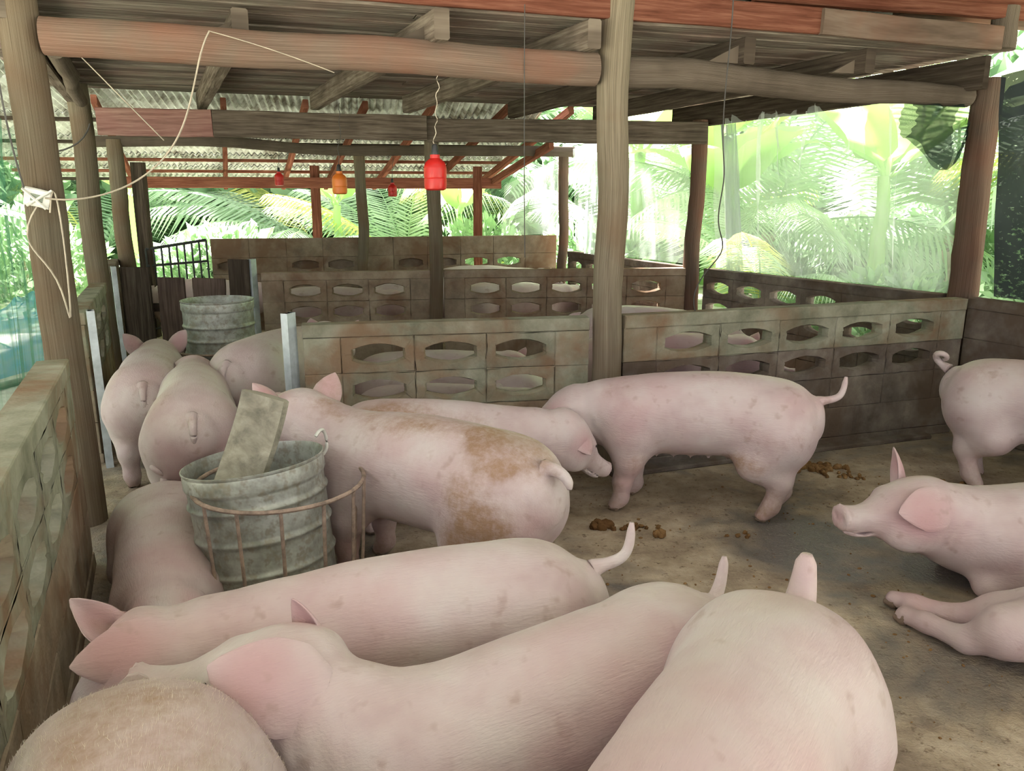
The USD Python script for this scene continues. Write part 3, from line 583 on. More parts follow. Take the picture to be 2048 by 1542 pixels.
obj("gathered_net", cloth([(1.0, 8.75, 2.02), (.86, 9.05, 2.02)], [(.98, 8.80, .9), (.84, 9.1, .9)], 40, 20, .14, 8, 4, O), "net_gather", label="net gathered into a grey vertical bundle left of the central post", cat="net", smooth=True)
obj("gathered_net", cloth([(1.80, 6.95, 2.13), (1.88, 6.77, 2.13)], [(1.90, 6.90, .90), (2.00, 6.68, .90)], 30, 20, .10, 8, 5, O), "net_gather", label="folded strip of net hanging beside the right wall post", cat="net", smooth=True)
# bundle of dark green net hung under the pole, by the right post
a = np.linspace(0, 1, 40)[:, None]; b = np.linspace(0, 1, 24)[None]
dx = .02 + .40 * a + 0 * b
sm = np.clip((a - .02) / .80, 0, 1); zb = 2.10 - (.22 + .19 * sm * sm * (3 - 2 * sm) - .10 * np.clip((a - .85) / .15, 0, 1) ** 2) * b
yy = .10 * np.sin(np.pi * b) * (1 + .3 * np.sin(a * 17)) + .02 * np.sin(b * 30 + a * 14)
Pn = np.stack([2.42 + dx, 4.98 + dx * .3 - yy, zb], -1)
Pk = np.stack([2.42 + dx, 5.04 + dx * .3 + yy * .6, zb], -1)
obj("net_bundle", cat_mesh([grid_mesh(Pn), grid_mesh(Pk)]), "net_dark_green", label="dark green net bundled up under the pole beside the right post", cat="net", smooth=True)
obj("shade_cloth", cloth([(2.98, 5.0, 2.24), (3.35, 4.1, 2.30), (4.1, 2.4, 2.3)], [(3.10, 4.95, .90), (3.5, 4.05, .90), (4.25, 2.4, .9)], 90, 30, .16, 9, 6, O), "shade_cloth", label="black shade cloth hanging right of the right post", cat="net", smooth=True)
W = unit(A3(-.455, 1, 0)); N0 = A3(-2.15, 3.0, 0)
obj("green_net", cloth([N0 - W * .6 + A3(0, 0, 1.88), N0 + W * 2.0 + A3(0, 0, 1.92), N0 + W * 4.5 + A3(-.02, 0, 1.86)], [N0 - W * .6, N0 + W * 2.0 + A3(-.1, 0, 0), N0 + W * 4.5 + A3(-.1, 0, 0)], 120, 26, .22, 22, 7, -O, .12), "net_green", label="torn green shade net hanging outside the left wall", cat="net", smooth=True)
obj("blue_net", cloth([(-5.2, 5.4, .62), (-4.85, 6.3, .50), (-4.5, 7.6, .72)], [(-5.0, 5.2, -.02), (-4.55, 6.2, -.02), (-4.35, 7.5, 0)], 60, 16, .16, 9, 8, O, .15), "net_blue", label="crumpled blue net along the path outside the left wall", cat="net", smooth=True)
obj("blue_net", cloth([(-3.05, 3.75, 1.0), (-3.2, 4.1, .95)], [(-3.15, 3.75, -.02), (-3.3, 4.15, -.02)], 20, 12, .1, 4, 9, O), "net_blue", label="strip of blue net at the picture's left edge", cat="net", smooth=True)

# ------------------------------------------------------------------ pigs
def surface_nets(F, org, h):
    s = F < 0
    nx, ny, nz = F.shape
    acc, cnt = np.zeros((nx - 1, ny - 1, nz - 1, 3), np.float32), np.zeros((nx - 1, ny - 1, nz - 1), np.int16)
    for ax in range(3):
        lo = [slice(None)] * 3; hi = [slice(None)] * 3; lo[ax] = slice(0, -1); hi[ax] = slice(1, None)
        a, b = F[tuple(lo)], F[tuple(hi)]
        cr = (a < 0) != (b < 0)
        I = np.argwhere(cr)
        t = a[cr] / (a[cr] - b[cr])
        P = I.astype(np.float32); P[:, ax] += t
        o1, o2 = [k for k in range(3) if k != ax]
        for d1 in (0, -1):
            for d2 in (0, -1):
                C = I.copy(); C[:, o1] += d1; C[:, o2] += d2
                ok = (C >= 0).all(1) & (C[:, 0] < nx - 1) & (C[:, 1] < ny - 1) & (C[:, 2] < nz - 1)
                C = C[ok]; np.add.at(acc, tuple(C.T), P[ok]); np.add.at(cnt, tuple(C.T), 1)
    act = cnt > 0
    idx = np.full(act.shape, -1); idx[act] = np.arange(act.sum())
    V = acc[act] / cnt[act][:, None] * h + org
    quads = []
    for ax in range(3):
        o1, o2 = (ax + 1) % 3, (ax + 2) % 3
        lo = [slice(None)] * 3; hi = [slice(None)] * 3; lo[ax] = slice(0, -1); hi[ax] = slice(1, None)
        a, b = F[tuple(lo)] < 0, F[tuple(hi)] < 0
        I = np.argwhere(a != b); flip = a[a != b]
        q = []
        for d1, d2 in ((0, 0), (-1, 0), (-1, -1), (0, -1)):
            C = I.copy(); C[:, o1] += d1; C[:, o2] += d2
            C = np.clip(C, 0, np.array(act.shape) - 1); q.append(idx[tuple(C.T)])
        q = np.stack(q, 1); q[~flip] = q[~flip][:, ::-1]
        quads.append(q[(q >= 0).all(1)])
    q = np.vstack(quads)[:, ::-1]
    return V, np.vstack([q[:, [0, 1, 2]], q[:, [0, 2, 3]]])[:, ::-1]

def smin(a, b, k):
    h = np.maximum(k - np.abs(a - b), 0) / k
    return np.minimum(a, b) - h * h * k * .25
def smax(a, b, k): return -smin(-a, -b, k)
def s_cone(P, a, b, ra, rb):
    d = b - a; t = np.clip(((P - a) @ d) / (d @ d), 0, 1)
    return np.linalg.norm(P - a - t[:, None] * d, axis=1) - (ra + (rb - ra) * t)
def s_ell(P, c, r, R=None):
    q = P - c
    if R is not None: q = q @ R
    r = np.asarray(r); g = np.linalg.norm(q / r, axis=1); g2 = np.linalg.norm(q / (r * r), axis=1) + 1e-9
    return g * (g - 1) / g2
def s_sweep(P, C, rw, rt, rb, cap0, cap1, flat1=False):
    """C (n,3) dense centre line, radii per point: sideways, up, down; cap lengths at the ends."""
    T = unit(np.gradient(C, axis=0)); S = unit(np.cross(A3(0, 0, 1), T)); Up = np.cross(T, S)
    _, k = cKDTree(C).query(P)
    q = P - C[k]
    step = np.linalg.norm(C[1] - C[0]); ax = np.einsum("ij,ij->i", q, T[k])
    t = np.clip(k + ax / step, 0, len(C) - 1); i = np.arange(len(C))
    over = np.where(k == 0, np.minimum(ax, 0), np.where(k == len(C) - 1, np.maximum(ax, 0), 0))
    l, u = np.einsum("ij,ij->i", q, S[k]), np.einsum("ij,ij->i", q, Up[k])
    w = np.interp(t, i, rw); v = np.where(u > 0, np.interp(t, i, rt), np.interp(t, i, rb))
    cap = np.where(over < 0, cap0, cap1)
    if flat1:
        g = np.sqrt((l / w) ** 2 + (u / v) ** 2) + 1e-6; ln = np.hypot(l, u) + 1e-6
        d = ln * (1 - 1 / g)
        d0 = np.sqrt(g * g + (np.minimum(over, 0) / cap0) ** 2)
        return np.where(over < 0, np.sqrt(ln ** 2 + over ** 2) * (1 - 1 / d0), smax(d, over - cap1, .018))
    g = np.sqrt((l / w) ** 2 + (u / v) ** 2 + (over / cap) ** 2) + 1e-6
    return np.sqrt(l * l + u * u + over ** 2) * (1 - 1 / g) + (g < 1e-3) * -.1

def ear_mesh(base, ax, nrm, L, W, bend, cup, nu=16, nv=11, t=.010):
    ax = unit(ax); nrm = unit(nrm - ax * (nrm @ ax)); side = np.cross(nrm, ax)
    u = np.linspace(-.12, 1, nu); v = np.linspace(-1, 1, nv)
    prof = PchipInterpolator([-.12, .0, .2, .45, .7, .88, .97, 1.0], np.array([.34, .42, .52, .50, .36, .19, .085, .02]) * W)
    P = np.zeros((nu, nv, 3)); p = base + ax * (-.12 * L); a = ax.copy(); n = nrm.copy()
    for i in range(nu):
        if i:
            ds = (u[i] - u[i - 1]) * L; th = bend * (u[i] - u[i - 1]) if u[i] > 0 else 0
            a, n = a * math.cos(th) + n * math.sin(th), n * math.cos(th) - a * math.sin(th)
            p = p + a * ds
        w = prof(u[i]); c = cup * (1 - .55 * max(u[i], 0))
        P[i] = p + side * (v[:, None] * w * (1 - .12 * c)) + n * ((np.abs(v[:, None]) ** 1.8) * w * c)
    P += .004 * (meshkit.fbm(P * 22, 3, 5) - .5)[..., None]
    m = solid_grid(P, (t * (1.35 - .85 * np.clip(u, 0, 1)))[:, None] * (1 - .45 * np.abs(v[None]) ** 3))
    return m[0], m[1]

def to_man(v, f):
    m = manifold3d.Manifold(manifold3d.Mesh(np.asarray(v, np.float32), np.asarray(f, np.uint32)))
    if m.status() != manifold3d.Error.NoError or m.num_tri() == 0: return None
    return m if m.volume() > 0 else manifold3d.Manifold(manifold3d.Mesh(np.asarray(v, np.float32), np.asarray(f, np.uint32)[:, ::-1]))

STA = np.array([  # x, centre z, half width, up, down of a standing pig
    (-.60, .525, .085, .10, .11), (-.55, .515, .135, .145, .15), (-.47, .505, .168, .178, .185), (-.34, .495, .186, .205, .205), (-.15, .49, .188, .212, .212),
    (.05, .485, .184, .208, .214), (.22, .48, .178, .195, .205), (.36, .485, .160, .178, .185), (.47, .50, .138, .158, .165), (.56, .515, .108, .118, .128)])
HEAD = np.array([  # along the head, rise, half width, up, down
    (-.06, .0, .120, .115, .13), (.03, .008, .118, .108, .135), (.10, .006, .106, .092, .128), (.16, -.008, .083, .070, .108), (.215, -.022, .063, .052, .078), (.27, -.030, .053, .046, .058), (.325, -.034, .051, .047, .050)])
STAND = {"fl": [(.28, .095, .36, .095), (.27, .12, .26, .068), (.285, .12, .155, .047), (.28, .12, .068, .037), (.305, .12, .028, .037)],
         "hl": [(-.42, .095, .42, .13), (-.34, .12, .30, .090), (-.478, .115, .205, .053), (-.46, .115, .08, .040), (-.43, .115, .028, .038)]}
def legs_standing(swing=(0, 0, 0, 0)):
    out = []
    for k, (key, sgn) in enumerate((("fl", 1), ("fl", -1), ("hl", 1), ("hl", -1))):
        j = np.array(STAND[key]); n = len(j)
        j[:, 1] *= sgn; j[:, 0] += swing[k] * np.clip((.40 - j[:, 2]) / .38, 0, 1); out.append(j)
    return out
def legs_lying():
    out = []
    for sgn in (1, -1):
        out.append(np.array([(.28, .11 * sgn, .20, .085), (.22, .15 * sgn, .10, .055), (.36, .14 * sgn, .045, .038), (.27, .13 * sgn, .035, .032), (.23, .13 * sgn, .028, .033)]))
        out.append(np.array([(-.40, .12 * sgn, .20, .12), (-.22, .16 * sgn, .12, .085), (-.40, .19 * sgn, .05, .042), (-.28, .20 * sgn, .036, .034), (-.23, .20 * sgn, .028, .034)]))
    return out

class Pig: pass
def pig(loc, heading, label, scale=1.0, bend=0.0, bend_head=0.0, lie=False, swing=(0, 0, 0, 0), head=(0, -25), ears="erect", tail="curl", h=.014, dirt=(), dirt0=0.0, seed=0, z=0.0, fat=1.0, legs=None,
        group=None, head_lift=0.0, arch=0.0, detail=True, pitch=0, roll=0, hair=0, blush0=0.0):
    t = thing("pig", (loc[0], loc[1], z), heading, label, "pig", group, scale=scale)
    r = np.random.default_rng(seed)
    # centre line of the body, bent sideways
    xs = np.linspace(STA[0, 0], STA[-1, 0], 90)
    f = lambda k: PchipInterpolator(STA[:, 0], STA[:, k])(xs)
    drop = .265 if lie else 0.0
    ang = np.radians(bend) * xs + np.radians(bend_head) * np.clip((xs - .15) / .4, 0, 1) ** 1.5
    dx = np.gradient(xs)
    X = np.cumsum(np.cos(ang) * dx); Y = np.cumsum(np.sin(ang) * dx)
    i0 = np.argmin(np.abs(xs)); X -= X[i0]; Y -= Y[i0]
    zc = f(1) - drop + arch * (1 - (xs / .55) ** 2) + head_lift * np.clip((xs - .2) / .36, 0, 1) ** 2
    C = np.stack([X, Y, zc], 1)
    # even spacing
    d = np.r_[0, np.cumsum(np.linalg.norm(np.diff(C, axis=0), axis=1))]; e = np.linspace(0, d[-1], 90)
    at = lambda a: np.interp(e, d, a)
    C = np.stack([at(C[:, k]) for k in range(3)], 1); rw, rt, rb = at(f(2)) * fat, at(f(3)), at(f(4)) * (1 + (fat - 1) * .6)
    if lie: rw, rt, rb = rw * 1.10, rt * .98, rb * 1.02
    def place(p):      # local straight-pig coordinates to bent ones
        p = np.asarray(p, float); a = np.interp(p[..., 0], xs, ang)
        return np.stack([np.interp(p[..., 0], xs, X) - np.sin(a) * p[..., 1], np.interp(p[..., 0], xs, Y) + np.cos(a) * p[..., 1], p[..., 2]], -1)
    lg = legs if legs is not None else (legs_lying() if lie else legs_standing(swing))
    lg = [(place(np.asarray(l)[:, :3]) if legs is None else np.asarray(l, float)[:, :3], np.asarray(l)[:, 3]) for l in lg]
    # head frame
    yaw, pit = np.radians(np.degrees(ang[-1]) + head[0]), np.radians(head[1])
    hf = A3(math.cos(yaw) * math.cos(pit), math.sin(yaw) * math.cos(pit), math.sin(pit)); hs = A3(-math.sin(yaw), math.cos(yaw), 0)
    if roll: hs = hs * math.cos(math.radians(roll)) + np.cross(hf, hs) * math.sin(math.radians(roll))
    hu = np.cross(hf, hs)
    ho = C[-1] + hf * .04
    H = lambda a, b, c: ho + hf * a + hs * b + hu * c
    hx = np.linspace(HEAD[0, 0], HEAD[-1, 0], 40); g = lambda k: PchipInterpolator(HEAD[:, 0], HEAD[:, k])(hx)
    HC = ho + hf * hx[:, None] + hu * g(1)[:, None]
    gw, gt, gb = g(2), g(3), g(4)
    low = lie
    def F(P):
        b = s_sweep(P, C, rw, rt, rb, .05, .12)
        # head in its own frame
        Q = np.stack([(P - ho) @ hf, (P - ho) @ hs, (P - ho) @ hu], 1)
        HL = np.stack([hx, 0 * hx, g(1)], 1)
        hd = s_sweep(Q, HL, gw, gt, gb, .05, .012, True)
        hd = smin(hd, s_ell(Q, A3(.06, .055, -.075), (.10, .06, .07)), .05); hd = smin(hd, s_ell(Q, A3(.06, -.055, -.075), (.10, .06, .07)), .05)
        hd = smin(hd, s_ell(Q, A3(.115, .062, .045), (.035, .022, .020)), .03); hd = smin(hd, s_ell(Q, A3(.115, -.062, .045), (.035, .022, .020)), .03)
        hd = smin(hd, s_ell(Q, A3(.25, 0, -.085), (.07, .036, .022)), .02)                    # lower lip
        hd = smin(hd, s_ell(Q, A3(.337, 0, -.030), (.010, .054, .050)), .012)                 # snout rim
        for sg in (1, -1): hd = smax(hd, -s_ell(Q, A3(.348, .019 * sg, -.030), (.013, .010, .014)), .008)
        hd = smax(hd, -s_ell(Q, A3(.26, 0, -.083), (.075, .09, .0045)), .008)                 # mouth
        d = smin(b, hd, .085)
        for p, rr in lg:
            l = None
            for k in range(len(p) - 1):
                c = s_cone(P, p[k], p[k + 1], rr[k], rr[k + 1]); l = c if l is None else smin(l, c, .03)
            d = smin(d, l, .075)
        if not lie:
            for sg in (1, -1):
                d = smin(d, s_ell(P, place((-.43, .085 * sg, .44)), (.165, .105, .20)), .09)
                d = smin(d, s_ell(P, place((.28, .085 * sg, .42)), (.12, .09, .17)), .08)
            for k in range(6):
                for sg in (1, -1): d = smin(d, s_ell(P, place((-.28 + k * .085, .045 * sg, .278)), (.008, .008, .016)), .015)
        else:
            for sg in (1, -1): d = smin(d, s_ell(P, place((-.40, .11 * sg, .20)), (.19, .11, .17)), .09)
        # crease at the tail head, wrinkles on the neck
        return smax(d, -P[:, 2] + .004, .02) if z == 0 else d
    pts = np.vstack([C + A3(0, 0, 0), HC] + [p for p, _ in lg])
    lo, hi = pts.min(0) - A3(.26, .26, .26), pts.max(0) + A3(.26, .26, .26); lo[2] = max(lo[2], -.03)
    h = h / 1.0; K = 4
    n = np.ceil((hi - lo) / (h * K)).astype(int) + 1
    ax = [lo[k] + np.arange(n[k]) * h * K for k in range(3)]
    G = np.stack(np.meshgrid(*ax, indexing="ij"), -1).reshape(-1, 3)
    Fc = F(G).reshape(n)
    nf = (n - 1) * K + 1
    ix = [np.arange(nf[k]) / K for k in range(3)]
    from scipy.ndimage import map_coordinates, zoom
    g0 = [np.clip(np.floor(i).astype(int), 0, n[k] - 2) for k, i in enumerate(ix)]; w = [i - g_ for i, g_ in zip(ix, g0)]
    A = Fc[g0[0]] * (1 - w[0])[:, None, None] + Fc[g0[0] + 1] * w[0][:, None, None]
    A = A[:, g0[1]] * (1 - w[1])[None, :, None] + A[:, g0[1] + 1] * w[1][None, :, None]
    A = A[:, :, g0[2]] * (1 - w[2]) + A[:, :, g0[2] + 1] * w[2]
    near = np.abs(A) < h * K * 1.1
    I = np.argwhere(near)
    A[near] = F(lo + I * h)
    v, fc = surface_nets(A, lo, h)
    # gentle unevenness of flesh
    nn = meshkit.fbm(v * 5 + seed * 2.7, 3, seed) - .5
    nrm = trimesh.Trimesh(v, fc, process=False).vertex_normals
    v = v + nrm * (nn * .014)[:, None] * np.clip((v[:, 2] - .1) / .2, 0, 1)[:, None]
    if detail:                                                                    # skin folds behind the jaw and over the shoulder
        q = (v - ho) @ hf; m = np.exp(-((q + .10) / .09) ** 2) * np.clip(1 - np.abs((v - ho) @ hu + .05) / .2, 0, 1)
        v = v + nrm * (np.sin(q * 110 + 14 * (meshkit.fbm(v * 6, 2, 3) - .5)) * .0020 * m)[:, None]
    body = to_man(v, fc)
    # ears
    parts, anchors = [], []
    styles = {"erect": ((.35, .50, .80), (.80, .55, -.25), .155, .125, .35, .5), "flop": ((.80, .55, .12), (.15, .10, -1.0), .19, .165, .55, .25), "back": ((-.25, .55, .75), (.7, .6, .3), .16, .12, .25, .6), "up": ((-.05, .35, .95), (.85, .45, .1), .17, .11, .45, .75)}
    el, er = ears if isinstance(ears, tuple) and len(ears) == 2 else (ears, ears)
    for sg, st in ((1, el), (-1, er)):
        a, nn_, Le, We, be, cu = styles[st] if isinstance(st, str) else st[:6]
        base = H(-.005, .088 * sg, .062)
        axv = hf * a[0] + hs * a[1] * sg + hu * a[2]; nv_ = hf * nn_[0] + hs * nn_[1] * sg + hu * nn_[2]
        if len(st) == 7 and not isinstance(st, str):       # axis and inner face given in the barn's directions; the last entry moves the root
            Rz = rotm((0, 0, 1), -heading); axv, nv_ = Rz @ A3(*a), Rz @ A3(*nn_); base = H(-.005 + st[6][0], (.088 + st[6][1]) * sg, .062 + st[6][2])
        parts.append(ear_mesh(base, axv, nv_, Le, We, be, cu, *( (16, 11) if detail else (9, 7)))); anchors.append((base + unit(axv) * Le * .55, Le))
    # tail
    tb = C[0] + unit(C[0] - C[4]) * .03 + A3(0, 0, .068); bk = unit((C[0] - C[4]) * A3(1, 1, 0)); sd = np.cross(A3(0, 0, 1), bk)
    TL = {"curl": [(0, 0, 0), (.04, 0, .02), (.065, .02, .055), (.05, .045, .085), (.02, .04, .085), (.015, .01, .06), (.045, -.01, .045)],
          "up": [(-.02, 0, 0), (.035, 0, .015), (.075, .0, .035), (.095, .005, .085), (.10, .01, .13)],
          "stub": [(-.03, 0, .01), (.03, 0, .012), (.058, 0, -.008), (.066, 0, -.035)],
          "flat": [(-.03, 0, .0), (.012, 0, -.02), (.022, 0, -.06), (.02, 0, -.10)],
          "stick": [(-.03, 0, -.01), (.005, 0, .03), (.018, 0, .075), (.022, 0, .115)], "wide": [(-.03, 0, -.01), (.0, 0, .03), (.01, 0, .075), (.012, 0, .105)]}[tail]
    TP = spline([tb + bk * a + sd * b + A3(0, 0, c) for a, b, c in TL], 22)
    tr = np.interp(np.linspace(0, 1, 22), [0, .2, .85, 1], [.030, .019, .013, .007]) * (1.75 if tail == "wide" else 1.25 if tail == "stub" else 1.0)
    tm = sweep(TP, circ(1, 10), scales=tr)[:2]
    tv, tf = trimesh.Trimesh(*tm, process=False), None
    tv.merge_vertices(digits_vertex=6); parts.append((tv.vertices, tv.faces))
    whole = body
    if body is not None:
        for pv, pf in parts:
            m = to_man(*(lambda q: (q.vertices, q.faces))((lambda q: (q.merge_vertices(digits_vertex=6), q)[1])(trimesh.Trimesh(pv, pf, process=False))))
            if m is None: whole = None; break
            whole = whole + m
    if whole is not None:
        mm = whole.to_mesh(); v, fc = mm.vert_properties[:, :3].astype(float), np.asarray(mm.tri_verts)
    else:
        v, fc, _ = cat_mesh([(v, fc)] + parts)
    # skin attributes
    blush = np.full(len(v), float(blush0))
    for a, Le in anchors: blush += np.clip(1.25 - np.linalg.norm(v - a, axis=1) / (Le * .62), 0, 1) * .85
    sn = H(.34, 0, -.03); blush += np.clip(1 - np.linalg.norm(v - sn, axis=1) / .07, 0, 1) * .7
    blush += np.clip((meshkit.fbm(v * 3.2 + seed, 3, seed + 5) - .52) * 2.2, 0, .45) + np.clip(.34 - v[:, 2], 0, .3) * .6
    dr = np.full(len(v), float(dirt0)) + np.clip((meshkit.fbm(v * 4 + seed * 1.7, 4, seed + 9) - .56) * 2.4, 0, .5)
    if not lie: dr += np.clip(.24 - v[:, 2], 0, .24) * 2.4
    for c, rad, s in dirt:
        dd = np.linalg.norm((v - A3(*c)) / np.asarray(rad), axis=1) + (meshkit.fbm(v * 9 + seed, 3, seed + 2) - .5) * .9
        dr += np.clip((1.1 - dd) * 1.7, 0, 1) * s
    b = obj("body", (v, fc), "pig_skin", t, smooth=True, prim={"blush": np.clip(blush, 0, 1), "dirt": np.clip(dr, 0, 1)})
    if hair:
        tm_ = trimesh.Trimesh(v, fc, process=False); fn = tm_.face_normals
        wgt = tm_.area_faces * (np.clip(fn[:, 2] + .55, 0, 1)) ; cdf = np.cumsum(wgt) / wgt.sum()
        fi = np.searchsorted(cdf, r.random(hair)); ba = r.dirichlet((1, 1, 1), hair)
        p0 = (v[fc[fi]] * ba[..., None]).sum(1); n0 = fn[fi]
        back = A3(-1, 0, -.45) + r.normal(0, .22, (hair, 3)); back = unit(back - n0 * np.einsum("ij,ij->i", back, n0)[:, None])
        ln = r.uniform(.007, .014, hair)[:, None]
        cp = np.stack([p0 - n0 * .001, p0 + (n0 * .25 + back * .75) * ln * .5, p0 + (n0 * .28 + back) * ln], 1)
        hc = UsdGeom.BasisCurves.Define(stage, numbered(t.GetPath().pathString + "/hair"))
        hc.CreateTypeAttr("linear"); hc.CreatePointsAttr(Vt.Vec3fArray.FromNumpy(cp.reshape(-1, 3).astype(np.float32)))
        hc.CreateCurveVertexCountsAttr(Vt.IntArray.FromNumpy(np.full(hair, 3, np.int32)))
        hc.CreateWidthsAttr(Vt.FloatArray.FromNumpy(np.tile(np.array([.0006, .0005, .0002], np.float32), hair))); hc.SetWidthsInterpolation("vertex")
        UsdShade.MaterialBindingAPI.Apply(hc.GetPrim()).Bind(M["bristle"]); hc.GetPrim().SetCustomDataByKey("kind", "stuff")
    # eyes and hooves
    for sg in (1, -1):
        p0 = H(.125, .02 * sg, .034); ray = hs * sg + hf * .30 + hu * .18; s_ = np.linspace(0, .15, 150)
        FF = F(p0 + unit(ray) * s_[:, None]); k = np.argmax(FF > 0)
        c = p0 + unit(ray) * (s_[k] - .0050)
        e = trimesh.creation.icosphere(2, .0078); obj("eye", (e.vertices + c, e.faces), "eye_dark", t, smooth=True)
    for p, rr in lg:
        toe = p[-1]; fw = unit((p[-1] - p[-2]) * A3(1, 1, 0)); s2 = np.cross(A3(0, 0, 1), fw)
        if detail:
            for sg in (1, -1):
                sph = [manifold3d.Manifold.sphere(q, 10).translate(tuple(map(float, toe + fw * a + s2 * (b * sg) + A3(0, 0, c - toe[2] + toe[2])))) for a, b, c, q in ((-.012, .017, .004, .017), (.022, .015, -.010, .013), (-.005, .017, -.012, .017))]
                hm = manifold3d.Manifold.batch_hull(sph).trim_by_plane((0, 0, 1), .0)
                obj("hoof", hm, "hoof_horn", t, smooth=40)
    return t

def to_local(pts, loc, heading, scale):
    c, s = math.cos(math.radians(heading)), math.sin(math.radians(heading))
    return [[(((x - loc[0]) * c + (y - loc[1]) * s) / scale, (-(x - loc[0]) * s + (y - loc[1]) * c) / scale, zz / scale, r / scale) for x, y, zz, r in l] for l in pts]

EAR1 = ((-.90, -.42, -.02), (-.30, .80, -.55), .21, .150, .25, .25, (-.085, .005, .01))      # big ears hanging forward over the cheek
EAR1F = ((-.78, .1, .62), (.3, -.75, .5), .17, .095, .5, .9, (-.01, 0, 0))
EAR2 = ((-.84, -.16, .40), (-.22, .82, -.52), .215, .185, .25, .22, (-.085, .03, .01))
EAR2F = ((-.5, .3, .8), (-.6, -.5, .3), .13, .10, .3, .6, (-.06, 0, 0))
EAR10 = ((-.93, -.33, .05), (.30, .85, -.40), .22, .165, .20, .22, (-.02, .03, .0))
pig((-.325, 1.735), 197, "pig nearest the drums standing side-on in the foreground, head to the left, long pale back", .915, fat=1.04, bend=8, bend_head=-6, head=(24, -36), ears=(EAR1, EAR1F), tail="up", h=.011, seed=1, dirt=[((.62, -.08, .52), (.12, .12, .1), .35)])
pig((.055, 1.41), 209, "middle of the three big foreground pigs, its head turned left with a large pink ear", .90, bend=-23, bend_head=-49, head=(31, 5), ears=(EAR2, EAR2F), tail="stick", h=.011, seed=2, head_lift=.10, dirt=[((.78, -.42, .45), (.07, .07, .07), .6)])
pig((.305, 1.045), 237, "rightmost of the big foreground pigs, rump and broad yellowish tail towards the floor", 1.03, tail="wide", head=(0, -20), h=.012, seed=3, fat=.98)
pig((-.435, .665), 294, "pig in the bottom left corner, only its dusty hairy back in view", 1.05, tail="flat", head=(0, -20), h=.012, seed=4, hair=10000, dirt0=.32, fat=.99, dirt=[((-.3, 0, .68), (.35, .2, .2), .3)])
pig((-1.27, 2.62), -66, "shaded pig lying between the left wall and the near drum", .9, lie=True, head=(-12, -10), ears="erect", h=.014, seed=5, dirt0=.12)
pig((-.365, 2.83), 146, "muddy pig beside the near drum, brown-stained rump turned to the viewer", 1.01, tail="stub", head=(-38, 6), head_lift=.075, ears="erect", h=.012, seed=6, bend=11, bend_head=10, fat=1.08, dirt0=.22,
    dirt=[((-.43, .17, .40), (.15, .16, .26), .9), ((-.50, .02, .68), (.22, .2, .12), .6), ((-.05, .05, .72), (.45, .12, .10), .5)])
pig((-.274, 3.40), -2, "pig behind the muddy one, facing right with its snout under another pig's chin", .88, head=(18, -35), bend_head=9, ears=((.55, .45, -.35), (.2, -.8, -.5), .14, .13, .3, .3), tail="curl", h=.012, seed=7, dirt0=.06, dirt=[((-.25, -.09, .62), (.27, .14, .13), .85), ((.12, -.12, .60), (.12, .1, .1), .5)])
pig((.865, 3.64), 168, "clean pink pig standing against the partition on the right, facing left", .97, head=(-4, -28), head_lift=-.03, arch=.02, fat=1.04, ears="flop", tail="up", h=.012, seed=8, swing=(.04, -.03, .05, -.05), dirt=[((-.30, .1, .30), (.12, .2, .09), .9), ((.24, .1, .28), (.08, .25, .08), .6), ((-.36, .1, .13), (.15, .2, .14), .35)])
pig((2.81, 3.66), -50, "pig at the right edge, rump with curled tail, facing out of the picture", 1.0, tail="curl", h=.013, seed=9, swing=(0, 0, -.03, .05), dirt=[((-.42, -.05, .62), (.10, .16, .10), .55)])
pig((2.19, 2.83), 176, "pig lying at the right with raised ears, snout pointing left", 1.0, lie=True, head=(7, 6), bend_head=10, ears=(EAR10, "up"), h=.011, seed=10, head_lift=.06)
loc11, hd11 = (2.30, 1.80), -66
pig(loc11, hd11, "pig lying in the right corner with its legs stretched towards the lying pig's chest", 1.0, lie=True, head=(0, -10), h=.012, seed=11, legs=to_local([
    [(1.90, 2.22, .18, .16), (1.62, 2.27, .12, .085), (1.54, 2.33, .055, .043), (1.47, 2.46, .042, .034), (1.43, 2.53, .03, .033)], [(1.98, 2.34, .16, .13), (1.70, 2.42, .09, .08), (1.60, 2.50, .045, .04), (1.50, 2.60, .038, .033), (1.45, 2.65, .03, .033)],
    [(2.2, 1.7, .2, .09), (2.2, 1.5, .1, .06), (2.1, 1.4, .05, .04), (2.0, 1.4, .035, .033), (1.95, 1.4, .028, .033)], [(2.3, 1.8, .2, .09), (2.5, 1.8, .1, .06), (2.55, 1.7, .05, .04), (2.6, 1.6, .035, .033), (2.62, 1.55, .028, .033)]], loc11, hd11, 1.0))
pig((-2.08, 4.34), 111, "pig in the front gateway with two pricked ears, walking away beside the left wall", .98, head=(4, -12), ears="back", tail="flat", h=.014, seed=12, dirt=[((-.45, 0, .40), (.12, .2, .16), .4)])
pig((-1.59, 3.72), 112, "pale pig between the left wall and the near drum, facing away", 1.0, head=(-10, -20), ears="erect", tail="flat", h=.013, seed=13, fat=.95)
pig((-1.42, 4.72), 78, "pink pig just beyond the front gateway, beside the galvanised channel post", 1.05, head=(0, -15), tail="flat", h=.014, seed=14)
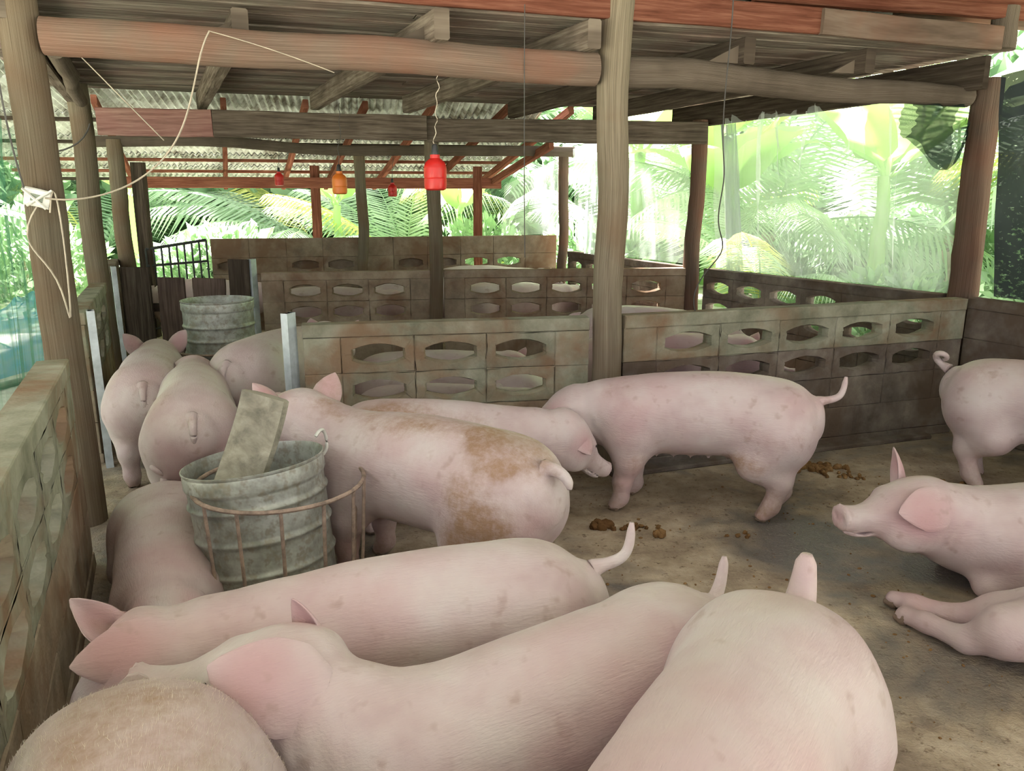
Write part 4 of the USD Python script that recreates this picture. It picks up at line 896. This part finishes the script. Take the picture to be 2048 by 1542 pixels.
# pens behind
P2P = [((.95, 4.78), 18, 1, False, "pink pig close behind the right partition, seen through its openings"), ((1.12, 6.25), -4, .95, False, "pig in the second pen whose back shows above the right partition"),
       ((-.35, 4.50), 8, 1.0, True, "pig lying close behind the left partition, filling its lower openings"), ((-.55, 5.6), 20, 1.0, True, "pig lying in the middle of the second pen, seen through the upper left opening"),
       ((.2, 5.3), 60, .95, True, "pig lying in the second pen behind the central post"), ((-1.75, 7.75), 12, .95, False, "pig behind the brown partition, left of the channel-post end"), ((-.9, 8.25), 20, 1.0, False, "pig in the back pen behind the red lamp's post"),
       ((-3.15, 8.15), 12, 1.0, False, "pale pig behind the plank gate, its back arching above the boards"), ((.05, 8.0), 18, .98, False, "pig in the back pen showing through the openings left of the central post"),
       ((.86, 8.15), 112, .9, False, "pig in the back pen beside the right wall"), ((-.25, 9.05), 15, 1.1, False, "pig in the back pen whose back shows above the brown partition"), ((-1.2, 7.6), 190, .85, True, "reddish pig lying close behind the brown partition")]
for k, (loc, hd, sc, li, lb) in enumerate(P2P):
    pig(loc, hd, lb, sc, lie=li, head=(((k * 37) % 50) - 25, -15), ears="erect", tail="stub", h=.022, seed=30 + k, detail=False, blush0=(.55 if k in (0, 11) else .2 if k in (2, 5) else 0))

# ------------------------------------------------------------------ dung and litter on the floor
def dung_pile(loc, n, spread, size, seed, label, kind=None):
    r = np.random.default_rng(seed); parts = []
    for k in range(n):
        s = trimesh.creation.icosphere(2, 1.0); v = s.vertices * (r.uniform(.5, 1.0, 3) * size)
        v = v * (1 + (meshkit.fbm(s.vertices * 2.5 + k * 3.3, 3, seed) - .5)[:, None] * .9)
        v = v @ rotm(unit(r.normal(size=3)), r.uniform(0, 180)).T
        p = np.r_[r.normal(0, 1, 2) * spread, 0]; v = v + p; v[:, 2] = np.maximum(v[:, 2] + size * .35, .0005)
        parts.append((v, s.faces))
    obj("dung_pile", moved(cat_mesh(parts)[:2], (loc[0], loc[1], 0)), "dung", label=label, cat="dung", kind="stuff" if n > 6 else None, smooth=True)
dung_pile((.42, 3.37), 6, (.018, .018), .034, 1, "lumpy brown dung left of the standing pig's front hooves, bigger end of the trail")
dung_pile((.54, 3.36), 12, (.06, .02), .016, 2, "thin trail of brown dung linking two lumps on the floor")
dung_pile((.68, 3.28), 6, (.013, .010), .026, 3, "small brown dung lump at the right end of the trail")
dung_pile((1.60, 4.20), 60, (.13, .04), .024, 4, "scattered brown dung heap behind the standing pig's hind hooves, by the partition")
dung_pile((1.86, 4.10), 16, (.10, .05), .014, 5, "crumbs of brown dung trailing right from the heap by the partition")
dung_pile((1.04, 3.27), 7, (.03, .02), .012, 6, "tiny patch of orange-brown dung in the middle of the floor")
dung_pile((2.35, 3.95), 9, (.08, .03), .018, 7, "flat pale dung near the right-edge pig's hoof")
r = np.random.default_rng(8); parts = []
for k in range(420):
    x, y = r.uniform(.3, 2.6), r.uniform(1.6, 4.2)
    s = trimesh.creation.icosphere(1, 1.0); v = s.vertices * r.uniform(.4, 1, 3) * A3(1, 1, .5) * r.choice([.004, .006, .010], p=[.5, .35, .15]); parts.append((v + A3(x, y, .002), s.faces))
obj("floor_litter", cat_mesh(parts)[:2], "dung", label="dark crumbs of dung scattered over the concrete floor", cat="litter", kind="stuff", smooth=True)

# ------------------------------------------------------------------ plants outside
def frond(L, elev, droop, rng, az, base, nl=34, wide=.62):
    s = np.linspace(0, 1, 16); th = elev - droop * s ** 1.4
    dx = np.r_[0, np.cumsum(np.cos(th)[:-1])] * L / 15; dz = np.r_[0, np.cumsum(np.sin(th)[:-1])] * L / 15
    ca, sa = math.cos(az), math.sin(az); tw = rng.uniform(-.25, .25)
    P = np.stack([dx * ca, dx * sa, dz], 1) + base
    T = unit(np.gradient(P, axis=0)); S0 = A3(-sa, ca, 0)
    parts = [sweep(P, np.array([(-.018, -.008), (.018, -.008), (0, .016)]), scales=np.linspace(1.3, .25, 16), caps=False)[:2]]
    V, Fc = [], []
    for k in range(nl):
        u = .14 + .86 * (k + rng.uniform(-.2, .2)) / nl; u = min(u, .995)
        p = np.array([np.interp(u, s, P[:, i]) for i in range(3)]); t = unit(np.array([np.interp(u, s, T[:, i]) for i in range(3)]))
        nrm = np.cross(t, S0)
        ll = L * .30 * math.sin(math.pi * min(.12 + u * .86, 1)) ** .6 * rng.uniform(.9, 1.08) * wide / .62
        for sg in (1, -1):
            d = unit(S0 * sg * math.cos(tw) + nrm * (.18 + tw * sg) * -1 + t * (.55 + .6 * u) + A3(0, 0, -.12))
            w = t * (.016 * L * .3 + .009)
            q1, q2 = p + d * ll * .5 + A3(0, 0, -.03 * ll), p + d * ll + A3(0, 0, -.32 * ll)
            n0 = len(V); V += [p - w * .6, p + w * .6, q1 - w, q1 + w, q2]; Fc += [(n0, n0 + 1, n0 + 3), (n0, n0 + 3, n0 + 2), (n0 + 2, n0 + 3, n0 + 4)]
    parts.append((np.array(V), np.array(Fc)))
    return cat_mesh(parts)[:2]
def palm(loc, label, seed, nfr, L, zt, lo=.05, hi=1.35, yellow=0):
    r = np.random.default_rng(seed); t = thing("coconut_palm", loc, 0, label, "palm tree", "young coconut palms around the barn")
    obj("trunk", log((0, 0, 0), (.1, 0, zt), .16, .11, seed, .05, 10, 12), "palm_trunk", t, smooth=True)
    for k in range(nfr):
        e = lo + (hi - lo) * ((k * .618) % 1); az = k * 2.39996 + r.uniform(-.2, .2)
        obj("frond", frond(L * r.uniform(.85, 1.1), e, r.uniform(.8, 1.5), r, az, A3(.1, 0, zt)), "palm_leaf_yellow" if k < yellow else "palm_leaf", t)
    return t
def banana(loc, label, seed, n, L):
    r = np.random.default_rng(seed); t = thing("banana_plant", loc, 0, label, "banana plant", "banana plants around the barn")
    obj("stem", log((0, 0, 0), (.04, 0, L * .75), .10, .06, seed, .02, 10, 10), "banana_leaf", t, smooth=True)
    for k in range(n):
        az = k * 2.39996 + r.uniform(-.3, .3); e = r.uniform(.6, 1.35); s = np.linspace(0, 1, 18); th = e - r.uniform(.7, 1.5) * s ** 1.6
        ds = L / 17; dx = np.r_[0, np.cumsum(np.cos(th)[:-1])] * ds; dz = np.r_[0, np.cumsum(np.sin(th)[:-1])] * ds
        ca, sa = math.cos(az), math.sin(az); Pm = np.stack([dx * ca, dx * sa, dz + L * .72], 1)
        w = np.interp(s, [0, .14, .2, .45, .8, 1], [.012, .012, .12, .17, .13, .01]) * L
        v = np.linspace(-1, 1, 9); S0 = A3(-sa, ca, 0); N = np.cross(unit(np.gradient(Pm, axis=0)), S0)
        G = Pm[:, None] + S0 * (v[None, :, None] * w[:, None, None]) - N[:, None] * ((np.abs(v[None]) * .28 - .04) * w[:, None])[..., None] * r.uniform(.5, 1.2)
        G[..., 2] += (meshkit.noise(np.stack([s[:, None] * 22 + 0 * v, v[None] * .5 + 0 * s[:, None], 0 * G[..., 0]], -1), seed + k) - .5) * .10 * np.abs(v[None])
        obj("leaf", grid_mesh(G)[:2], "banana_leaf", t, smooth=True)
    return t
def bush(loc, label, seed, n, R, Hh, size):
    r = np.random.default_rng(seed); t = thing("leafy_bush", loc, 0, label, "bush", "dense bushes filling the background")
    d = unit(r.normal(size=(n, 3))); d[:, 2] = np.abs(d[:, 2]); rad = r.uniform(.55, 1, n) ** .5
    c = d * rad[:, None] * A3(R, R, Hh) * (.75 + .5 * meshkit.fbm(d * 2.5, 3, seed))[:, None]
    ax = unit(d + r.normal(0, .7, (n, 3)) + A3(0, 0, .35)); sd = unit(np.cross(ax, r.normal(size=(n, 3)))); l = size * r.uniform(.6, 1.4, n)[:, None]
    V = np.stack([c, c + ax * l * .5 + sd * l * .17, c + ax * l - A3(0, 0, .15) * l, c + ax * l * .5 - sd * l * .17], 1).reshape(-1, 3)
    k = np.arange(n)[:, None] * 4
    obj("foliage", (V, np.vstack([k + [0, 1, 2], k + [0, 2, 3]])), "bush_leaf", t, kind="stuff")
    obj("stem", log((0, 0, 0), (0, 0, Hh * .6), .06, .03, seed, .03, 8, 6), "palm_trunk", t)
    return t
pa = palm((-4.1, 16.0, 0), "young palm with arching fronds behind the back wall, left of the orange lamp", 1, 17, 3.6, .55, yellow=2)
pb = palm((3.9, 12.2, 0), "palm with short thick trunk seen through the large white net", 2, 16, 3.4, 1.0)
pc = palm((-8.0, 15.0, 0), "bushy young palm with low fronds behind the steel gate", 3, 18, 3.2, .25, yellow=3)
pal = [(pa, (0.2, 16.5, 0), 80, 1.0, "palm behind the back wall to the right of the red lamp"), (pa, (2.4, 14.0, 0), 200, .95, "palm seen through the net beside the central post"), (pb, (6.3, 11.0, 0), 130, 1.0, "palm behind the right post seen through the net's right side"),
       (pc, (-2.0, 14.2, 0), 60, .85, "low palm behind the back wall's reddish post"), (pb, (1.0, 19.5, 0), 40, 1.4, "tall palm beyond the back right corner post"), (pa, (5.2, 16.0, 0), 10, 1.3, "larger palm farther behind the large white net"),
       (pc, (3.2, 9.8, 0), 100, .62, "small palm close outside the large white net"), (pb, (-6.4, 20.0, 0), 250, 1.4, "tall palm far behind the back wall at the left"), (pa, (-9.5, 11.0, 0), 140, 1.0, "palm beyond the green net at the left"), (pc, (-7.2, 7.8, 0), 30, .7, "low palm outside the left wall behind the blue net"),
       (pc, (7.2, 14.5, 0), 170, 1.3, "broad palm far behind the right post"), (pa, (-1.8, 20.5, 0), 300, 1.5, "tall palm far behind the orange lamp"), (pb, (-11.5, 17.0, 0), 200, 1.3, "tall palm far left beyond the green net"), (pa, (8.5, 9.5, 0), 30, 1.1, "palm far right beyond the black shade cloth")]
for s, loc, rz, sc, lb in pal: copy_of(s, loc, rz, lb, "palm tree", "young coconut palms around the barn", sc)
ba = banana((3.05, 11.2, 0), "banana plant with one upright paddle leaf, seen through the large white net", 4, 8, 2.0)
bb = banana((-3.0, 13.4, 0), "banana plant behind the back wall beside the orange lamp", 5, 7, 1.9)
for s, loc, rz, sc, lb in [(bb, (-.9, 13.6, 0), 120, .9, "banana plant behind the small far red lamp"), (ba, (2.0, 12.6, 0), 70, 1.5, "tall yellow-green banana plant under the eave behind the net"), (ba, (4.7, 10.0, 0), 200, 1.2, "banana plant near the right post outside the net"),
                           (bb, (-6.2, 12.8, 0), 20, 1.1, "banana plant behind the steel gate"), (ba, (-8.6, 9.0, 0), 240, 1.3, "banana plant outside the green net at the left"), (bb, (3.6, 14.2, 0), 310, 1.7, "tall banana plant behind the gathered net")]:
    copy_of(s, loc, rz, lb, "banana plant", "banana plants around the barn", sc)
ua = bush((-5.5, 18.5, 0), "dense bush behind the palms at the back left", 6, 1500, 2.4, 2.2, .55)
ub = bush((3.0, 17.5, 0), "dense bush behind the palms at the back right", 7, 1500, 2.4, 2.8, .5)
r = np.random.default_rng(3)
spots = [(x, 17.5 + r.uniform(-1, 2) + abs(x) * .02, r.uniform(.9, 1.25)) for x in np.arange(-17, 14, 3.1)] + [(x, 25 + r.uniform(-2, 2), r.uniform(2.0, 2.8)) for x in np.arange(-24, 24, 4.6)] + [(x, 36 + r.uniform(-2, 2), r.uniform(3.6, 4.6)) for x in np.arange(-36, 38, 9.0)] \
    + [(-9.5 - r.uniform(0, 2), y, r.uniform(.8, 1.2)) for y in np.arange(3.5, 15, 3.0)] + [(9.5 + r.uniform(0, 2), y, r.uniform(.9, 1.3)) for y in np.arange(3, 15, 3.0)] + [(-16, 8, 2.3), (-18, 14, 2.6), (16, 9, 2.5), (18, 15, 2.5)] \
    + [(5.2, 13.4, .55), (7.5, 12.6, .6), (1.4, 12.6, .5), (-.5, 12.8, .45), (-4.8, 12.6, .5), (-7.2, 11.5, .5), (4.3, 8.6, .35), (5.6, 8.0, .4), (-6.3, 6.9, .35), (-7.4, 5.4, .5)]
def bush_label(x, y, sc):
    if sc < .7: return ("small leafy bush close to the back wall, right of the red lamp" if x > -1 else "small leafy bush close to the back wall, left of the orange lamp") if y > 11 else "small leafy bush just outside the right wall" if x > 0 else "small leafy bush just outside the left wall"
    if y > 33: return "tallest dense greenery in the farthest row behind the palms"
    if y > 22: return "tall dense bush in the middle row far behind the palms"
    if x < -9 and y < 16: return "dense leafy bush beyond the green net left of the barn"
    if x > 9 and y < 16: return "dense leafy bush beyond the white net right of the barn"
    return "dense leafy bush in the nearer row directly behind the palms"
for k, (x, y, sc) in enumerate(spots):
    lb = bush_label(x, y, sc)
    copy_of((ua, ub)[k % 2], (x, y, -.1), r.uniform(0, 360), lb, "bush", lb.replace("dense ", "").replace("bush", "bushes"), sc)
